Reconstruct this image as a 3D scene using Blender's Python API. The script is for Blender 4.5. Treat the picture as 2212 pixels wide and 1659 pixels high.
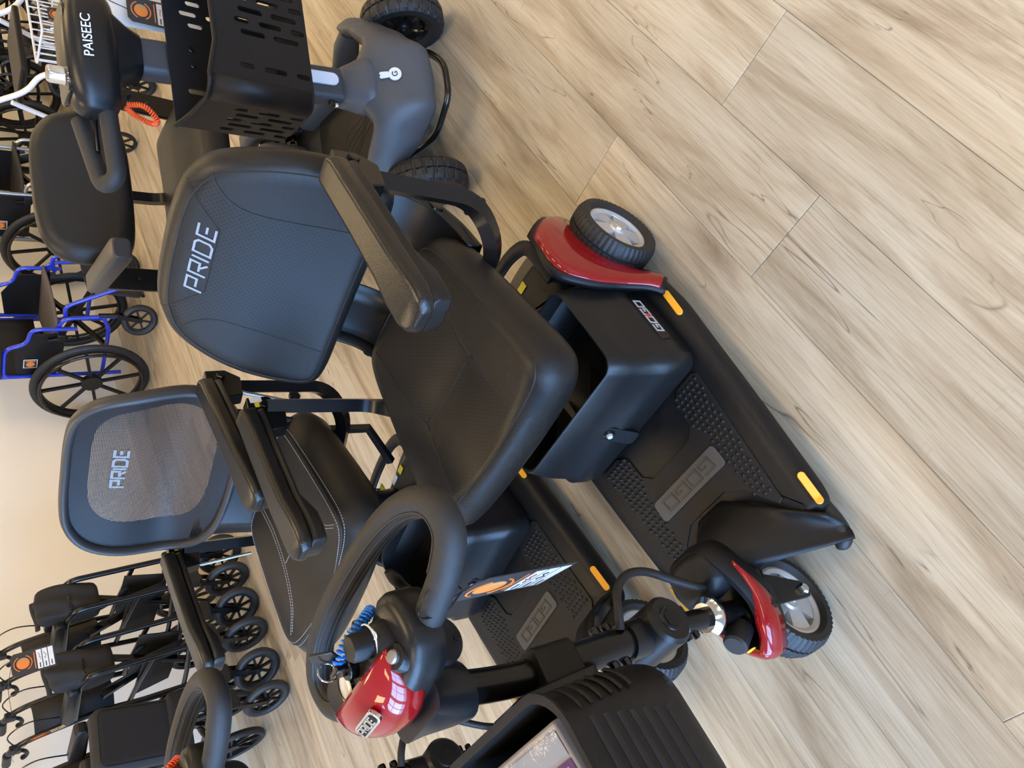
import bpy, bmesh, math, random
from mathutils import Vector as V, Matrix as MX
from mathutils.bvhtree import BVHTree

for o in list(bpy.data.objects):
    bpy.data.objects.remove(o)
scene = bpy.context.scene
COL = scene.collection
PI = math.pi
def rad(a): return a*PI/180

# ------------------------------------------------------------------ camera
# room axes: x runs along the floor planks and the far wall, y towards that wall
CAM_H = 1.1874
def look_axes(pitch, roll, yaw):
    fw = V((0, math.cos(pitch), -math.sin(pitch))); rt = V((1, 0, 0)); dn = fw.cross(rt)
    r2 = math.cos(roll)*rt + math.sin(roll)*dn
    d2 = -math.sin(roll)*rt + math.cos(roll)*dn
    Z = MX.Rotation(yaw, 3, 'Z')
    return Z @ r2, Z @ d2, Z @ fw
AR, AD, AF = look_axes(rad(40.1457), rad(5.0605), rad(-38.8956))
cam_data = bpy.data.cameras.new('camera'); cam = bpy.data.objects.new('camera', cam_data); COL.objects.link(cam)
cam_data.sensor_fit = 'HORIZONTAL'; cam_data.sensor_width = 36.0
cam_data.lens = 36.0*1587.25/2212.0
cam_data.clip_start = 0.02
# the phone was held sideways: picture right = down, picture down = left
X = AD; Y = AR; Zc = -AF
cam.matrix_world = MX(((X.x, Y.x, Zc.x, 0), (X.y, Y.y, Zc.y, 0), (X.z, Y.z, Zc.z, CAM_H), (0, 0, 0, 1)))
scene.camera = cam

# ------------------------------------------------------------------ light
scene.view_settings.view_transform = 'Standard'
scene.view_settings.look = 'None'
scene.view_settings.gamma = 1.0
scene.view_settings.use_curve_mapping = False
scene.view_settings.exposure = 0.12
SKY_STRENGTH = 23.0
LAMP_STRENGTH = 13.5
world = bpy.data.worlds.new('sky'); scene.world = world; world.use_nodes = True
wn = world.node_tree.nodes; wl = world.node_tree.links
bg = wn['Background']; bg.inputs['Color'].default_value = (0.32, 0.57, 1.0, 1); bg.inputs['Strength'].default_value = SKY_STRENGTH

# ------------------------------------------------------------------ helpers
class MB:
    """collects vertices and faces of one part"""
    def __init__(s): s.v = []; s.f = []; s.m = []
    def add(s, vs, fs, m=0):
        o = len(s.v); s.v += [V(p) for p in vs]
        for f in fs: s.f.append([i+o for i in f]); s.m.append(m)
        return s
    def box(s, c, size, mx=None, m=0):
        x, y, z = [a/2 for a in size]
        vs = [V((i*x, j*y, k*z)) for i in (-1, 1) for j in (-1, 1) for k in (-1, 1)]
        vs = [(mx @ p if mx else p) + V(c) for p in vs]
        return s.add(vs, [(0, 1, 3, 2), (4, 6, 7, 5), (0, 4, 5, 1), (2, 3, 7, 6), (0, 2, 6, 4), (1, 5, 7, 3)], m)
    def bar(s, a, b, w, h, up=(0, 0, 1), m=0):
        """rectangular bar from a to b"""
        a, b = V(a), V(b); d = (b-a); L = d.length; d.normalize(); u = V(up)
        sd = d.cross(u)
        if sd.length < 1e-4: sd = d.cross(V((1, 0, 0)))
        sd.normalize(); u = sd.cross(d)
        mx = MX((d, sd, u)).transposed()
        return s.box((a+b)/2, (L, w, h), mx, m)
    def rings(s, rs, closed=True, cap=(True, True), m=0):
        n = len(rs[0]); o = len(s.v)
        for r in rs: s.v += [V(p) for p in r]
        K = n if closed else n-1
        for k in range(len(rs)-1):
            for i in range(K):
                a = o+k*n+i; b = o+k*n+(i+1) % n
                s.f.append([a, b, b+n, a+n]); s.m.append(m)
        if closed:
            for w, e in ((0, cap[0]), (1, cap[1])):
                if e:
                    st = o if w == 0 else o+(len(rs)-1)*n
                    f = [st+i for i in range(n)]
                    s.f.append(f[::-1] if w == 0 else f); s.m.append(m)
        return s
    def tube(s, pts, r, n=10, closed=False, flat=1.0, up=None, cap=True, m=0):
        pts = [V(p) for p in pts]; N = len(pts)
        rr = r if isinstance(r, (list, tuple)) else [r]*N
        T = []
        for i in range(N):
            if closed: t = pts[(i+1) % N]-pts[i-1]
            else: t = pts[min(i+1, N-1)]-pts[max(i-1, 0)]
            T.append(t.normalized() if t.length > 1e-9 else V((0, 0, 1)))
        if up is not None:
            U = []
            for t in T:
                u = V(up)-t*t.dot(V(up))
                if u.length < 1e-4: u = t.orthogonal()
                U.append(u.normalized())
        else:
            u = T[0].orthogonal().normalized(); U = []
            for t in T:
                u = (u-t*t.dot(u))
                u = u.normalized() if u.length > 1e-6 else t.orthogonal().normalized()
                U.append(u)
        rings = []
        for p, t, u, q in zip(pts, T, U, rr):
            w = t.cross(u)
            rings.append([p+u*(math.cos(a)*q*flat)+w*(math.sin(a)*q) for a in [2*PI*k/n for k in range(n)]])
        if closed:
            rings.append(rings[0]); s.rings(rings, True, (False, False), m)
        else: s.rings(rings, True, (cap, cap), m)
        return s
    def lathe(s, prof, n=32, mx=None, mod=None, m=0, closed=False):
        rs = []
        pr = prof+[prof[0]] if closed else prof
        for j, (r, h) in enumerate(pr):
            ring = []
            for k in range(n):
                a = 2*PI*k/n; q = r+(mod(k, j) if mod else 0)
                p = V((q*math.cos(a), q*math.sin(a), h)); ring.append(mx @ p if mx else p)
            rs.append(ring)
        return s.rings(rs, True, (not closed and prof[0][0] > 1e-5, not closed and prof[-1][0] > 1e-5), m)
    def prism(s, outline, z0, z1, mx=None, m=0):
        a = [V((p[0], p[1], z0)) for p in outline]; b = [V((p[0], p[1], z1)) for p in outline]
        if mx: a = [mx @ p for p in a]; b = [mx @ p for p in b]
        return s.rings([a, b], True, (True, True), m)
    def pad(s, outline, prof, top=None, inner=10, mx=None, m=0, zone=None, zm=1):
        """cushion or shell: rings of an outline; prof = [(inset, z)...] going up; then inner rings to the middle.
        top(x, y) adds height on the last surface"""
        P = [V((p[0], p[1])) for p in outline]; n = len(P)
        c = sum(P, V((0, 0)))/n
        area = sum(P[i].x*P[(i+1) % n].y-P[(i+1) % n].x*P[i].y for i in range(n))
        sg = 1 if area > 0 else -1
        nor = []
        for i in range(n):
            t = (P[(i+1) % n]-P[i-1]).normalized(); nor.append(V((-t.y, t.x))*sg)
        rs = []
        for ins, z in prof:
            rs.append([V(((P[i]+nor[i]*ins).x, (P[i]+nor[i]*ins).y, z)) for i in range(n)])
        last = rs[-1]; zl = prof[-1][1]
        for k in range(1, inner):
            t = 1-k/inner
            rs.append([V((c.x+(p.x-c.x)*t, c.y+(p.y-c.y)*t, zl)) for p in last])
        o = len(s.v)
        nprof = len(prof)
        for k, r in enumerate(rs):
            for p in r:
                q = p.copy()
                if top and k >= nprof-1: q.z += top(q.x, q.y)
                s.v.append(q)
        for k in range(len(rs)-1):
            for i in range(n):
                a = o+k*n+i; b = o+k*n+(i+1) % n
                s.f.append([a, b, b+n, a+n]); s.m.append(m)
        s.f.append([o+i for i in range(n)][::-1]); s.m.append(m)
        mid = V((c.x, c.y, zl+(top(c.x, c.y) if top else 0))); s.v.append(mid); mi = len(s.v)-1
        st = o+(len(rs)-1)*n
        for i in range(n): s.f.append([st+i, st+(i+1) % n, mi]); s.m.append(m)
        if zone:
            for j, f in enumerate(s.f):
                cc = sum((s.v[i] for i in f), V())/len(f)
                if zone(cc): s.m[j] = zm
        if mx:
            for i in range(o, len(s.v)): s.v[i] = mx @ s.v[i]
        return s
    def xf(s, fn): s.v = [V(fn(p)) for p in s.v]; return s
    def bvh(s): return BVHTree.FromPolygons([tuple(p) for p in s.v], s.f)
    def build(s, name, mat, parent=None, ang=35, bevel=0, seg=2, sub=0, solid=0):
        me = bpy.data.meshes.new(name)
        me.from_pydata([tuple(p) for p in s.v], [], s.f)
        mats = mat if isinstance(mat, (list, tuple)) else [mat]
        for q in mats: me.materials.append(MAT[q])
        if len(mats) > 1: me.polygons.foreach_set('material_index', s.m)
        bm = bmesh.new(); bm.from_mesh(me); bmesh.ops.recalc_face_normals(bm, faces=bm.faces); bm.to_mesh(me); bm.free()
        me.polygons.foreach_set('use_smooth', [True]*len(me.polygons))
        me.set_sharp_from_angle(angle=rad(ang))
        me.update()
        o = bpy.data.objects.new(name, me); COL.objects.link(o)
        if parent: o.parent = parent
        if solid:
            md = o.modifiers.new('thick', 'SOLIDIFY'); md.thickness = solid; md.offset = 0
        if bevel:
            md = o.modifiers.new('edge', 'BEVEL'); md.width = bevel; md.segments = seg; md.limit_method = 'ANGLE'; md.angle_limit = rad(30)
        if sub:
            md = o.modifiers.new('soft', 'SUBSURF'); md.levels = sub; md.render_levels = sub
        return o

def T(x, y, z): return MX.Translation((x, y, z))
def RX(a): return MX.Rotation(rad(a), 4, 'X')
def RY(a): return MX.Rotation(rad(a), 4, 'Y')
def RZ(a): return MX.Rotation(rad(a), 4, 'Z')
AXY = RX(90)       # lathe axis z -> -y
def toward(d, p=(0, 0, 0)):
    """matrix with local z along d, at p"""
    q = V(d).to_track_quat('Z', 'Y').to_matrix().to_4x4()
    return T(*p) @ q
def frame(p, xd, zd):
    x = V(xd).normalized(); z = V(zd); z = (z-x*x.dot(z)).normalized(); y = z.cross(x)
    return MX(((x.x, y.x, z.x, p[0]), (x.y, y.y, z.y, p[1]), (x.z, y.z, z.z, p[2]), (0, 0, 0, 1)))
def cr(pts, k=6, closed=False):
    """smooth curve through points"""
    P = [V(p) for p in pts]; N = len(P); out = []
    S = N if closed else N-1
    for i in range(S):
        p0 = P[i-1] if (closed or i > 0) else P[0]*2-P[1]
        p1 = P[i]; p2 = P[(i+1) % N]
        p3 = P[(i+2) % N] if (closed or i+2 < N) else P[-1]*2-P[-2]
        for j in range(k):
            t = j/k
            out.append(0.5*((2*p1)+(p2-p0)*t+(2*p0-5*p1+4*p2-p3)*t*t+(3*p1-p0-3*p2+p3)*t**3))
    if not closed: out.append(P[-1])
    return out
def bend(pts, r, k=5, closed=False):
    """polyline with rounded corners"""
    P = [V(p) for p in pts]; N = len(P); out = []
    for i in range(N):
        if not closed and i in (0, N-1): out.append(P[i]); continue
        a = P[i-1]; b = P[i]; c = P[(i+1) % N]
        rr = min(r, (a-b).length*.48, (c-b).length*.48)
        s = b+(a-b).normalized()*rr; e = b+(c-b).normalized()*rr
        for j in range(k+1):
            t = j/k; out.append(s*(1-t)**2+b*2*t*(1-t)+e*t*t)
    return out
def rrect(w, h, r, n=5, cx=0, cy=0):
    out = []
    for sx, sy, a0 in ((1, 1, 0), (-1, 1, 90), (-1, -1, 180), (1, -1, 270)):
        for j in range(n+1):
            a = rad(a0+90*j/n); out.append((cx+sx*(w/2-r)+r*math.cos(a), cy+sy*(h/2-r)+r*math.sin(a)))
    return out
def dense(pts, step):
    """resample a closed outline evenly"""
    P = [V((p[0], p[1])) for p in pts]; out = []
    for i in range(len(P)):
        a, b = P[i], P[(i+1) % len(P)]; k = max(1, int((b-a).length/step))
        for j in range(k): out.append(a+(b-a)*(j/k))
    return [(p.x, p.y) for p in out]
def inside(pt, poly):
    x, y = pt; r = False; n = len(poly)
    for i in range(n):
        x1, y1 = poly[i]; x2, y2 = poly[i-1]
        if (y1 > y) != (y2 > y) and x < (x2-x1)*(y-y1)/(y2-y1)+x1: r = not r
    return r
def thing(name, label, cat, loc=(0, 0, 0), rz=0, group=None):
    o = bpy.data.objects.new(name, None); COL.objects.link(o); o.empty_display_size = .1
    o.location = loc; o.rotation_euler = (0, 0, rad(rz)); o['label'] = label; o['category'] = cat
    if group: o['group'] = group
    return o
def tag(o, label, cat, group=None):
    o['label'] = label; o['category'] = cat
    if group: o['group'] = group
    return o
def struct(o): o['kind'] = 'structure'; return o
def copy_tree(o, parent=None):
    c = o.copy(); COL.objects.link(c); c.parent = parent
    for ch in list(o.children): copy_tree(ch, c)
    return c
# --- stroke lettering
GL = {
 'P': (.78, [[(0, 0), (0, 1), (.78, 1), (.78, .42), (.22, .42)]]),
 'R': (.78, [[(0, 0), (0, 1), (.78, 1), (.78, .45), (.2, .45)], [(.4, .45), (.8, 0)]]),
 'I': (.0, [[(0, 0), (0, 1)]]),
 'D': (.8, [[(0, 0), (0, 1), (.62, 1), (.8, .82), (.8, .18), (.62, 0), (0, 0)]]),
 'E': (.75, [[(.75, 1), (0, 1), (0, 0), (.75, 0)], [(.25, .5), (.7, .5)]]),
 'G': (.85, [[(.85, 1), (0, 1), (0, 0), (.85, 0), (.85, .48), (.42, .48)]]),
 'O': (.85, [[(0, 0), (0, 1), (.85, 1), (.85, 0), (0, 0)]]),
}
def strokes(mb, word, h, th, depth, mx, gap=.28, slant=.12, sx=1.0, fat=1.0):
    """flat extruded stroke letters; baseline along local x, up along local y, out along local z"""
    tot = sum(GL[c][0]*sx+gap for c in word)-gap; x0 = -tot/2
    for ch in word:
        w, lines = GL[ch]
        for ln in lines:
            P = [V(((x0+p[0]*sx+slant*(p[1]-.5))*h, (p[1]-.5)*h)) for p in ln]
            cl = (P[0]-P[-1]).length < 1e-6
            if cl: P = P[:-1]
            n = len(P); L = []; R = []
            for i in range(n):
                if cl or 0 < i < n-1:
                    a = (P[i]-P[i-1]).normalized(); b = (P[(i+1) % n]-P[i]).normalized()
                    na = V((-a.y, a.x)); nb = V((-b.y, b.x)); mt = (na+nb)
                    mt = mt.normalized() if mt.length > 1e-6 else na
                    k = 1/max(.5, mt.dot(na)); off = mt*k*th/2; e = V((0, 0))
                else:
                    d = (P[1]-P[0] if i == 0 else P[-1]-P[-2]).normalized(); off = V((-d.y, d.x))*th/2
                L.append(P[i]+off); R.append(P[i]-off)
            idx = list(range(n))+([0] if cl else [])
            for a, b in zip(idx[:-1], idx[1:]):
                q = [L[a], L[b], R[b], R[a]]
                vs = [mx @ V((p.x, p.y, 0)) for p in q]+[mx @ V((p.x, p.y, depth)) for p in q]
                mb.add(vs, [(3, 2, 1, 0), (4, 5, 6, 7), (0, 1, 5, 4), (1, 2, 6, 5), (2, 3, 7, 6), (3, 0, 4, 7)])
        x0 += w*sx+gap
    return mb
def drape(pts, bvh, d, off=.0008, far=.3):
    out = []
    d = V(d).normalized()
    for p in pts:
        h = bvh.ray_cast(V(p)-d*far, d)
        out.append(h[0]-d*off if h[0] else V(p))
    return out
def font(s, size, depth, mx, name, mat, parent, align='CENTER'):
    cu = bpy.data.curves.new(name, 'FONT'); cu.body = s; cu.size = size; cu.extrude = depth; cu.align_x = align; cu.align_y = 'CENTER'
    o = bpy.data.objects.new(name, cu); COL.objects.link(o)
    dg = bpy.context.evaluated_depsgraph_get(); me = bpy.data.meshes.new_from_object(o.evaluated_get(dg))
    bpy.data.objects.remove(o); bpy.data.curves.remove(cu)
    me.transform(mx); me.materials.clear(); me.materials.append(MAT[mat])
    o = bpy.data.objects.new(name, me); COL.objects.link(o); o.parent = parent
    return o

# ------------------------------------------------------------------ materials
MAT = {}
def new_mat(name):
    m = bpy.data.materials.new(name); m.use_nodes = True; MAT[name] = m
    return m, m.node_tree.nodes, m.node_tree.links, m.node_tree.nodes['Principled BSDF']
def mat(name, col, rough=.5, metal=0.0, var=.08, vs=30, bump=0.0, bs=400, coat=0.0, spec=.5, emit=0):
    m, N, L, b = new_mat(name)
    b.inputs['Roughness'].default_value = rough; b.inputs['Metallic'].default_value = metal
    b.inputs['Specular IOR Level'].default_value = spec
    if coat: b.inputs['Coat Weight'].default_value = coat; b.inputs['Coat Roughness'].default_value = .03
    tc = N.new('ShaderNodeTexCoord'); nz = N.new('ShaderNodeTexNoise'); nz.inputs['Scale'].default_value = vs
    L.new(tc.outputs['Object'], nz.inputs['Vector'])
    mp = N.new('ShaderNodeMix'); mp.data_type = 'RGBA'
    mp.inputs['A'].default_value = tuple(c*(1-var) for c in col)+(1,); mp.inputs['B'].default_value = tuple(min(1, c*(1+var)) for c in col)+(1,)
    L.new(nz.outputs['Fac'], mp.inputs['Factor']); L.new(mp.outputs['Result'], b.inputs['Base Color'])
    if bump:
        n2 = N.new('ShaderNodeTexNoise'); n2.inputs['Scale'].default_value = bs; n2.inputs['Detail'].default_value = 2
        L.new(tc.outputs['Object'], n2.inputs['Vector'])
        bp = N.new('ShaderNodeBump'); bp.inputs['Strength'].default_value = bump; bp.inputs['Distance'].default_value = .001
        L.new(n2.outputs['Fac'], bp.inputs['Height']); L.new(bp.outputs['Normal'], b.inputs['Normal'])
    if emit:
        b.inputs['Emission Color'].default_value = col+(1,); b.inputs['Emission Strength'].default_value = emit
    return m
mat('plastic', (.0085, .0085, .009), .42, bump=.25, bs=900, spec=.26)           # moulded black plastic
mat('plastic_fine', (.0095, .0095, .010), .33, bump=.08, bs=900, spec=.32)
mat('plastic_grey', (.030, .030, .032), .45, bump=.12, bs=900)
mat('gloss_black', (.004, .004, .0045), .2)
mat('metal_black', (.0045, .0045, .005), .24, spec=.42)
mat('rubber', (.010, .010, .0105), .55, bump=.2, bs=500)
mat('rubber_mat', (.012, .012, .0125), .5, bump=.25, bs=700, spec=.25)
mat('plate_grey', (.060, .060, .058), .5, bump=.1, bs=500)
mat('vinyl', (.011, .0105, .010), .40, bump=.35, bs=650, spec=.30)
mat('vinyl_gloss', (.010, .0095, .009), .30, bump=.3, bs=500, spec=.42)
mat('vinyl_grey', (.014, .0135, .013), .45, bump=.25, bs=650, spec=.3)
mat('foam', (.014, .014, .0145), .6, bump=.5, bs=1200)
mat('thread', (.006, .006, .007), .6)
mat('thread_white', (.45, .45, .45), .6)
mat('embroidery', (.26, .265, .28), .5, bump=.5, bs=1500)
mat('red', (.25, .0022, .004), .35, coat=1.0, var=.12, vs=900, spec=.08)
mat('red_flat', (.6, .02, .02), .5)
mat('reflector', (.85, .36, .01), .25, bump=.8, bs=500, coat=.5)
mat('chrome', (.75, .75, .76), .12, 1.0)
mat('alloy', (.58, .58, .58), .35, .55, bump=.05)
mat('label_grey', (.40, .40, .40), .5)
mat('steel_dark', (.22, .22, .23), .3, .8)
mat('white', (.75, .75, .75), .5)
mat('label_white', (.72, .72, .70), .55)
mat('grey_body', (.060, .062, .067), .48, bump=.15, bs=900)
mat('grey_column', (.032, .035, .041), .45, bump=.1, bs=900)
mat('lamp_cover', (.62, .62, .66), .3)
mat('blue_paint', (.008, .03, .42), .28, coat=.5)
mat('cloth', (.007, .007, .008), .75, bump=.5, bs=800)
mat('cloth_grey', (.075, .065, .068), .75, bump=.4, bs=300)
mat('navy', (.012, .014, .020), .6, bump=.2)
mat('silver', (.42, .42, .43), .32, .9)
mat('orange', (.85, .09, .015), .4)
mat('logo_orange', (.75, .20, .03), .6)
mat('ink', (.02, .02, .05), .6)
mat('ink_red', (.35, .02, .05), .6)
mat('card_black', (.03, .028, .028), .55)
mat('cord_blue', (.01, .16, .62), .35)
mat('yellow', (.72, .56, .02), .5)
mat('wire_white', (.72, .72, .72), .4)
mat('wall_paint', (.82, .785, .70), .85, var=.03, vs=3, bump=.5, bs=220)
mat('ceiling_paint', (.62, .60, .56), .9, var=.03)
mat('trim_paint', (.60, .55, .46), .6, var=.03)
mat('trim_grey', (.36, .33, .29), .6, var=.03)
mat('floor_gap', (.10, .075, .05), .8)
mat('alu_frame', (.35, .35, .36), .4, .8)
mat('pavement', (.38, .38, .37), .9)
mat('purple_print', (.075, .012, .075), .35)
mat('box_print', (.30, .28, .27), .35)
mat('parcel_label_shaded', (.26, .25, .24), .4)  # white label, with the basket's shade and the film put into its colour
mat('brown_card', (.42, .26, .12), .7)
mat('lens', (.55, .55, .52), .1)

def perforated():
    """black upholstery with a grid of small punched holes"""
    m, N, L, b = new_mat('vinyl_perforated')
    b.inputs['Roughness'].default_value = .40; b.inputs['Specular IOR Level'].default_value = .3
    tc = N.new('ShaderNodeTexCoord')
    mp = N.new('ShaderNodeMapping'); mp.inputs['Scale'].default_value = (1, 1, 1)
    L.new(tc.outputs['UV'], mp.inputs['Vector'])
    vt = N.new('ShaderNodeTexVoronoi'); vt.voronoi_dimensions = '2D'; vt.feature = 'F1'; vt.inputs['Randomness'].default_value = 0; vt.inputs['Scale'].default_value = 1
    L.new(mp.outputs['Vector'], vt.inputs['Vector'])
    rp = N.new('ShaderNodeValToRGB'); rp.color_ramp.elements[0].position = .20; rp.color_ramp.elements[1].position = .27
    rp.color_ramp.elements[0].color = (.002, .002, .002, 1); rp.color_ramp.elements[1].color = (.0115, .011, .0105, 1)
    L.new(vt.outputs['Distance'], rp.inputs['Fac']); L.new(rp.outputs['Color'], b.inputs['Base Color'])
    bp = N.new('ShaderNodeBump'); bp.inputs['Strength'].default_value = .5; bp.inputs['Distance'].default_value = .0006
    L.new(rp.outputs['Color'], bp.inputs['Height']); L.new(bp.outputs['Normal'], b.inputs['Normal'])
perforated()
def mesh_cloth():
    """see-through woven netting of an office-style backrest"""
    m, N, L, b = new_mat('netting')
    b.inputs['Base Color'].default_value = (.012, .013, .016, 1); b.inputs['Roughness'].default_value = .55
    tc = N.new('ShaderNodeTexCoord')
    vt = N.new('ShaderNodeTexVoronoi'); vt.voronoi_dimensions = '2D'; vt.inputs['Randomness'].default_value = 0; vt.inputs['Scale'].default_value = 1
    L.new(tc.outputs['UV'], vt.inputs['Vector'])
    ls = N.new('ShaderNodeMath'); ls.operation = 'LESS_THAN'; ls.inputs[1].default_value = .28
    L.new(vt.outputs['Distance'], ls.inputs[0])
    tr = N.new('ShaderNodeBsdfTransparent'); mx = N.new('ShaderNodeMixShader')
    L.new(ls.outputs[0], mx.inputs['Fac']); L.new(b.outputs[0], mx.inputs[1]); L.new(tr.outputs[0], mx.inputs[2])
    L.new(mx.outputs[0], N['Material Output'].inputs['Surface'])
mesh_cloth()
def glass(name, tint=(.95, .98, 1)):
    m, N, L, b = new_mat(name)
    N.remove(b)
    tr = N.new('ShaderNodeBsdfTransparent'); tr.inputs['Color'].default_value = tint+(1,)
    gl = N.new('ShaderNodeBsdfGlossy'); gl.inputs['Roughness'].default_value = .02
    fr = N.new('ShaderNodeFresnel'); fr.inputs['IOR'].default_value = 1.45
    mx = N.new('ShaderNodeMixShader'); L.new(fr.outputs[0], mx.inputs[0]); L.new(tr.outputs[0], mx.inputs[1]); L.new(gl.outputs[0], mx.inputs[2])
    L.new(mx.outputs[0], N['Material Output'].inputs['Surface'])
glass('window_glass')
def film():
    m, N, L, b = new_mat('plastic_film')
    N.remove(b)
    tr = N.new('ShaderNodeBsdfTransparent'); gl = N.new('ShaderNodeBsdfGlossy'); gl.inputs['Roughness'].default_value = .15
    tc = N.new('ShaderNodeTexCoord'); nz = N.new('ShaderNodeTexNoise'); nz.inputs['Scale'].default_value = 40; nz.inputs['Detail'].default_value = 4
    L.new(tc.outputs['Object'], nz.inputs['Vector'])
    bp = N.new('ShaderNodeBump'); bp.inputs['Strength'].default_value = .8; bp.inputs['Distance'].default_value = .006
    L.new(nz.outputs['Fac'], bp.inputs['Height']); L.new(bp.outputs['Normal'], gl.inputs['Normal'])
    mx = N.new('ShaderNodeMixShader'); mx.inputs[0].default_value = .05
    L.new(tr.outputs[0], mx.inputs[1]); L.new(gl.outputs[0], mx.inputs[2]); L.new(mx.outputs[0], N['Material Output'].inputs['Surface'])
film()
def lamp_mat():
    m, N, L, b = new_mat('lamp_diffuser')
    b.inputs['Base Color'].default_value = (.9, .9, .9, 1)
    b.inputs['Emission Color'].default_value = (1.0, .72, .37, 1); b.inputs['Emission Strength'].default_value = LAMP_STRENGTH
lamp_mat()
def wood():
    """pale laminate planks; every plank gets its own cut of the grain"""
    m, N, L, b = new_mat('laminate')
    tc = N.new('ShaderNodeTexCoord'); oi = N.new('ShaderNodeObjectInfo')
    sh = N.new('ShaderNodeVectorMath'); sh.operation = 'SCALE'; sh.inputs[0].default_value = (37, 91, 13); L.new(oi.outputs['Random'], sh.inputs['Scale'])
    ad = N.new('ShaderNodeVectorMath'); ad.operation = 'ADD'; L.new(tc.outputs['Object'], ad.inputs[0]); L.new(sh.outputs[0], ad.inputs[1])
    def mapped(sx, sy):
        mp = N.new('ShaderNodeMapping'); mp.inputs['Scale'].default_value = (sx, sy, 1); L.new(ad.outputs[0], mp.inputs['Vector']); return mp.outputs[0]
    def noise(vec, sc, det=5, dist=0.0, ro=.6):
        n = N.new('ShaderNodeTexNoise'); n.inputs['Scale'].default_value = sc; n.inputs['Detail'].default_value = det; n.inputs['Distortion'].default_value = dist; n.inputs['Roughness'].default_value = ro
        L.new(vec, n.inputs['Vector']); return n.outputs['Fac']
    def ramp(fac, stops):
        r = N.new('ShaderNodeValToRGB'); e = r.color_ramp.elements
        while len(e) < len(stops): e.new(.5)
        for q, (p, c) in zip(e, stops): q.position = p; q.color = c+(1,) if len(c) == 3 else c
        L.new(fac, r.inputs['Fac']); return r.outputs['Color']
    def mixc(f, a, bb, kind='MIX'):
        x = N.new('ShaderNodeMix'); x.data_type = 'RGBA'; x.blend_type = kind
        if isinstance(f, float): x.inputs['Factor'].default_value = f
        else: L.new(f, x.inputs['Factor'])
        for s, q in (('A', a), ('B', bb)):
            if isinstance(q, tuple): x.inputs[s].default_value = q
            else: L.new(q, x.inputs[s])
        return x.outputs['Result']
    base = ramp(noise(mapped(.55, 4.2), 3.0, 6, .8), [(.30, (.29, .225, .16)), (.43, (.46, .385, .30)), (.53, (.56, .49, .40)), (.66, (.63, .575, .49)), (.85, (.67, .63, .56))])
    tone = ramp(oi.outputs['Random'], [(0, (.86, .86, .86)), (.5, (.98, .97, .95)), (1, (1.08, 1.05, 1.0))])
    base = mixc(1.0, base, tone, 'MULTIPLY'); base = mixc(1.0, base, (.83, .815, .735, 1), 'MULTIPLY')
    fine = ramp(noise(mapped(1.3, 46), 6.0, 4, .5), [(.30, (.60, .555, .50)), (.42, (.86, .84, .81)), (.60, (1, 1, 1))])
    base = mixc(.8, base, fine, 'MULTIPLY')
    # dark grain cracks: thin iso-lines of a stretched, wandering field
    f = noise(mapped(.55, 4.6), 2.2, 3.5, .9, .55)
    ab = N.new('ShaderNodeMath'); ab.operation = 'SUBTRACT'; ab.inputs[1].default_value = .55; L.new(f, ab.inputs[0])
    a2 = N.new('ShaderNodeMath'); a2.operation = 'ABSOLUTE'; L.new(ab.outputs[0], a2.inputs[0])
    ln = ramp(a2.outputs[0], [(.0, (1, 1, 1)), (.0055, (0, 0, 0))])
    ms = ramp(noise(mapped(1.5, 3), 2.4, 2), [(.46, (0, 0, 0)), (.56, (1, 1, 1))])
    cr_ = mixc(1.0, ln, ms, 'MULTIPLY')
    sc_ = mixc(.85, (0, 0, 0, 1), cr_)
    col = mixc(sc_, base, (.11, .075, .05, 1))
    # chatter marks across the grain
    ch = ramp(noise(mapped(26, 9), 3.0, 2), [(.60, (0, 0, 0)), (.70, (1, 1, 1))])
    cm = ramp(noise(mapped(.8, 6), 2.0, 2), [(.55, (0, 0, 0)), (.68, (1, 1, 1))])
    cc = mixc(1.0, ch, cm, 'MULTIPLY'); cf = mixc(.35, (0, 0, 0, 1), cc)
    col = mixc(cf, col, (.25, .2, .16, 1))
    L.new(col, b.inputs['Base Color'])
    b.inputs['Roughness'].default_value = .42
    bp = N.new('ShaderNodeBump'); bp.inputs['Strength'].default_value = .12; bp.inputs['Distance'].default_value = .001
    L.new(fine, bp.inputs['Height']); L.new(bp.outputs['Normal'], b.inputs['Normal'])
wood()
def uv_from(o, fn):
    """uv per loop from a function of the vertex position"""
    me = o.data; uv = me.uv_layers.new(name='cloth')
    for lp in me.loops: uv.data[lp.index].uv = fn(me.vertices[lp.vertex_index].co)
# ------------------------------------------------------------------ room
PW, PL = .1778, 1.2
ROOM = dict(x0=-3.0, x1=10.4, y0=-4.0, y1=3.885, z=2.85)
R_ = ROOM
b = MB().box(((R_['x0']+R_['x1'])/2, (R_['y0']+R_['y1'])/2, -.06), (R_['x1']-R_['x0']+.3, R_['y1']-R_['y0']+.3, .112))
floor = struct(b.build('floor', 'floor_gap'))
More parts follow.
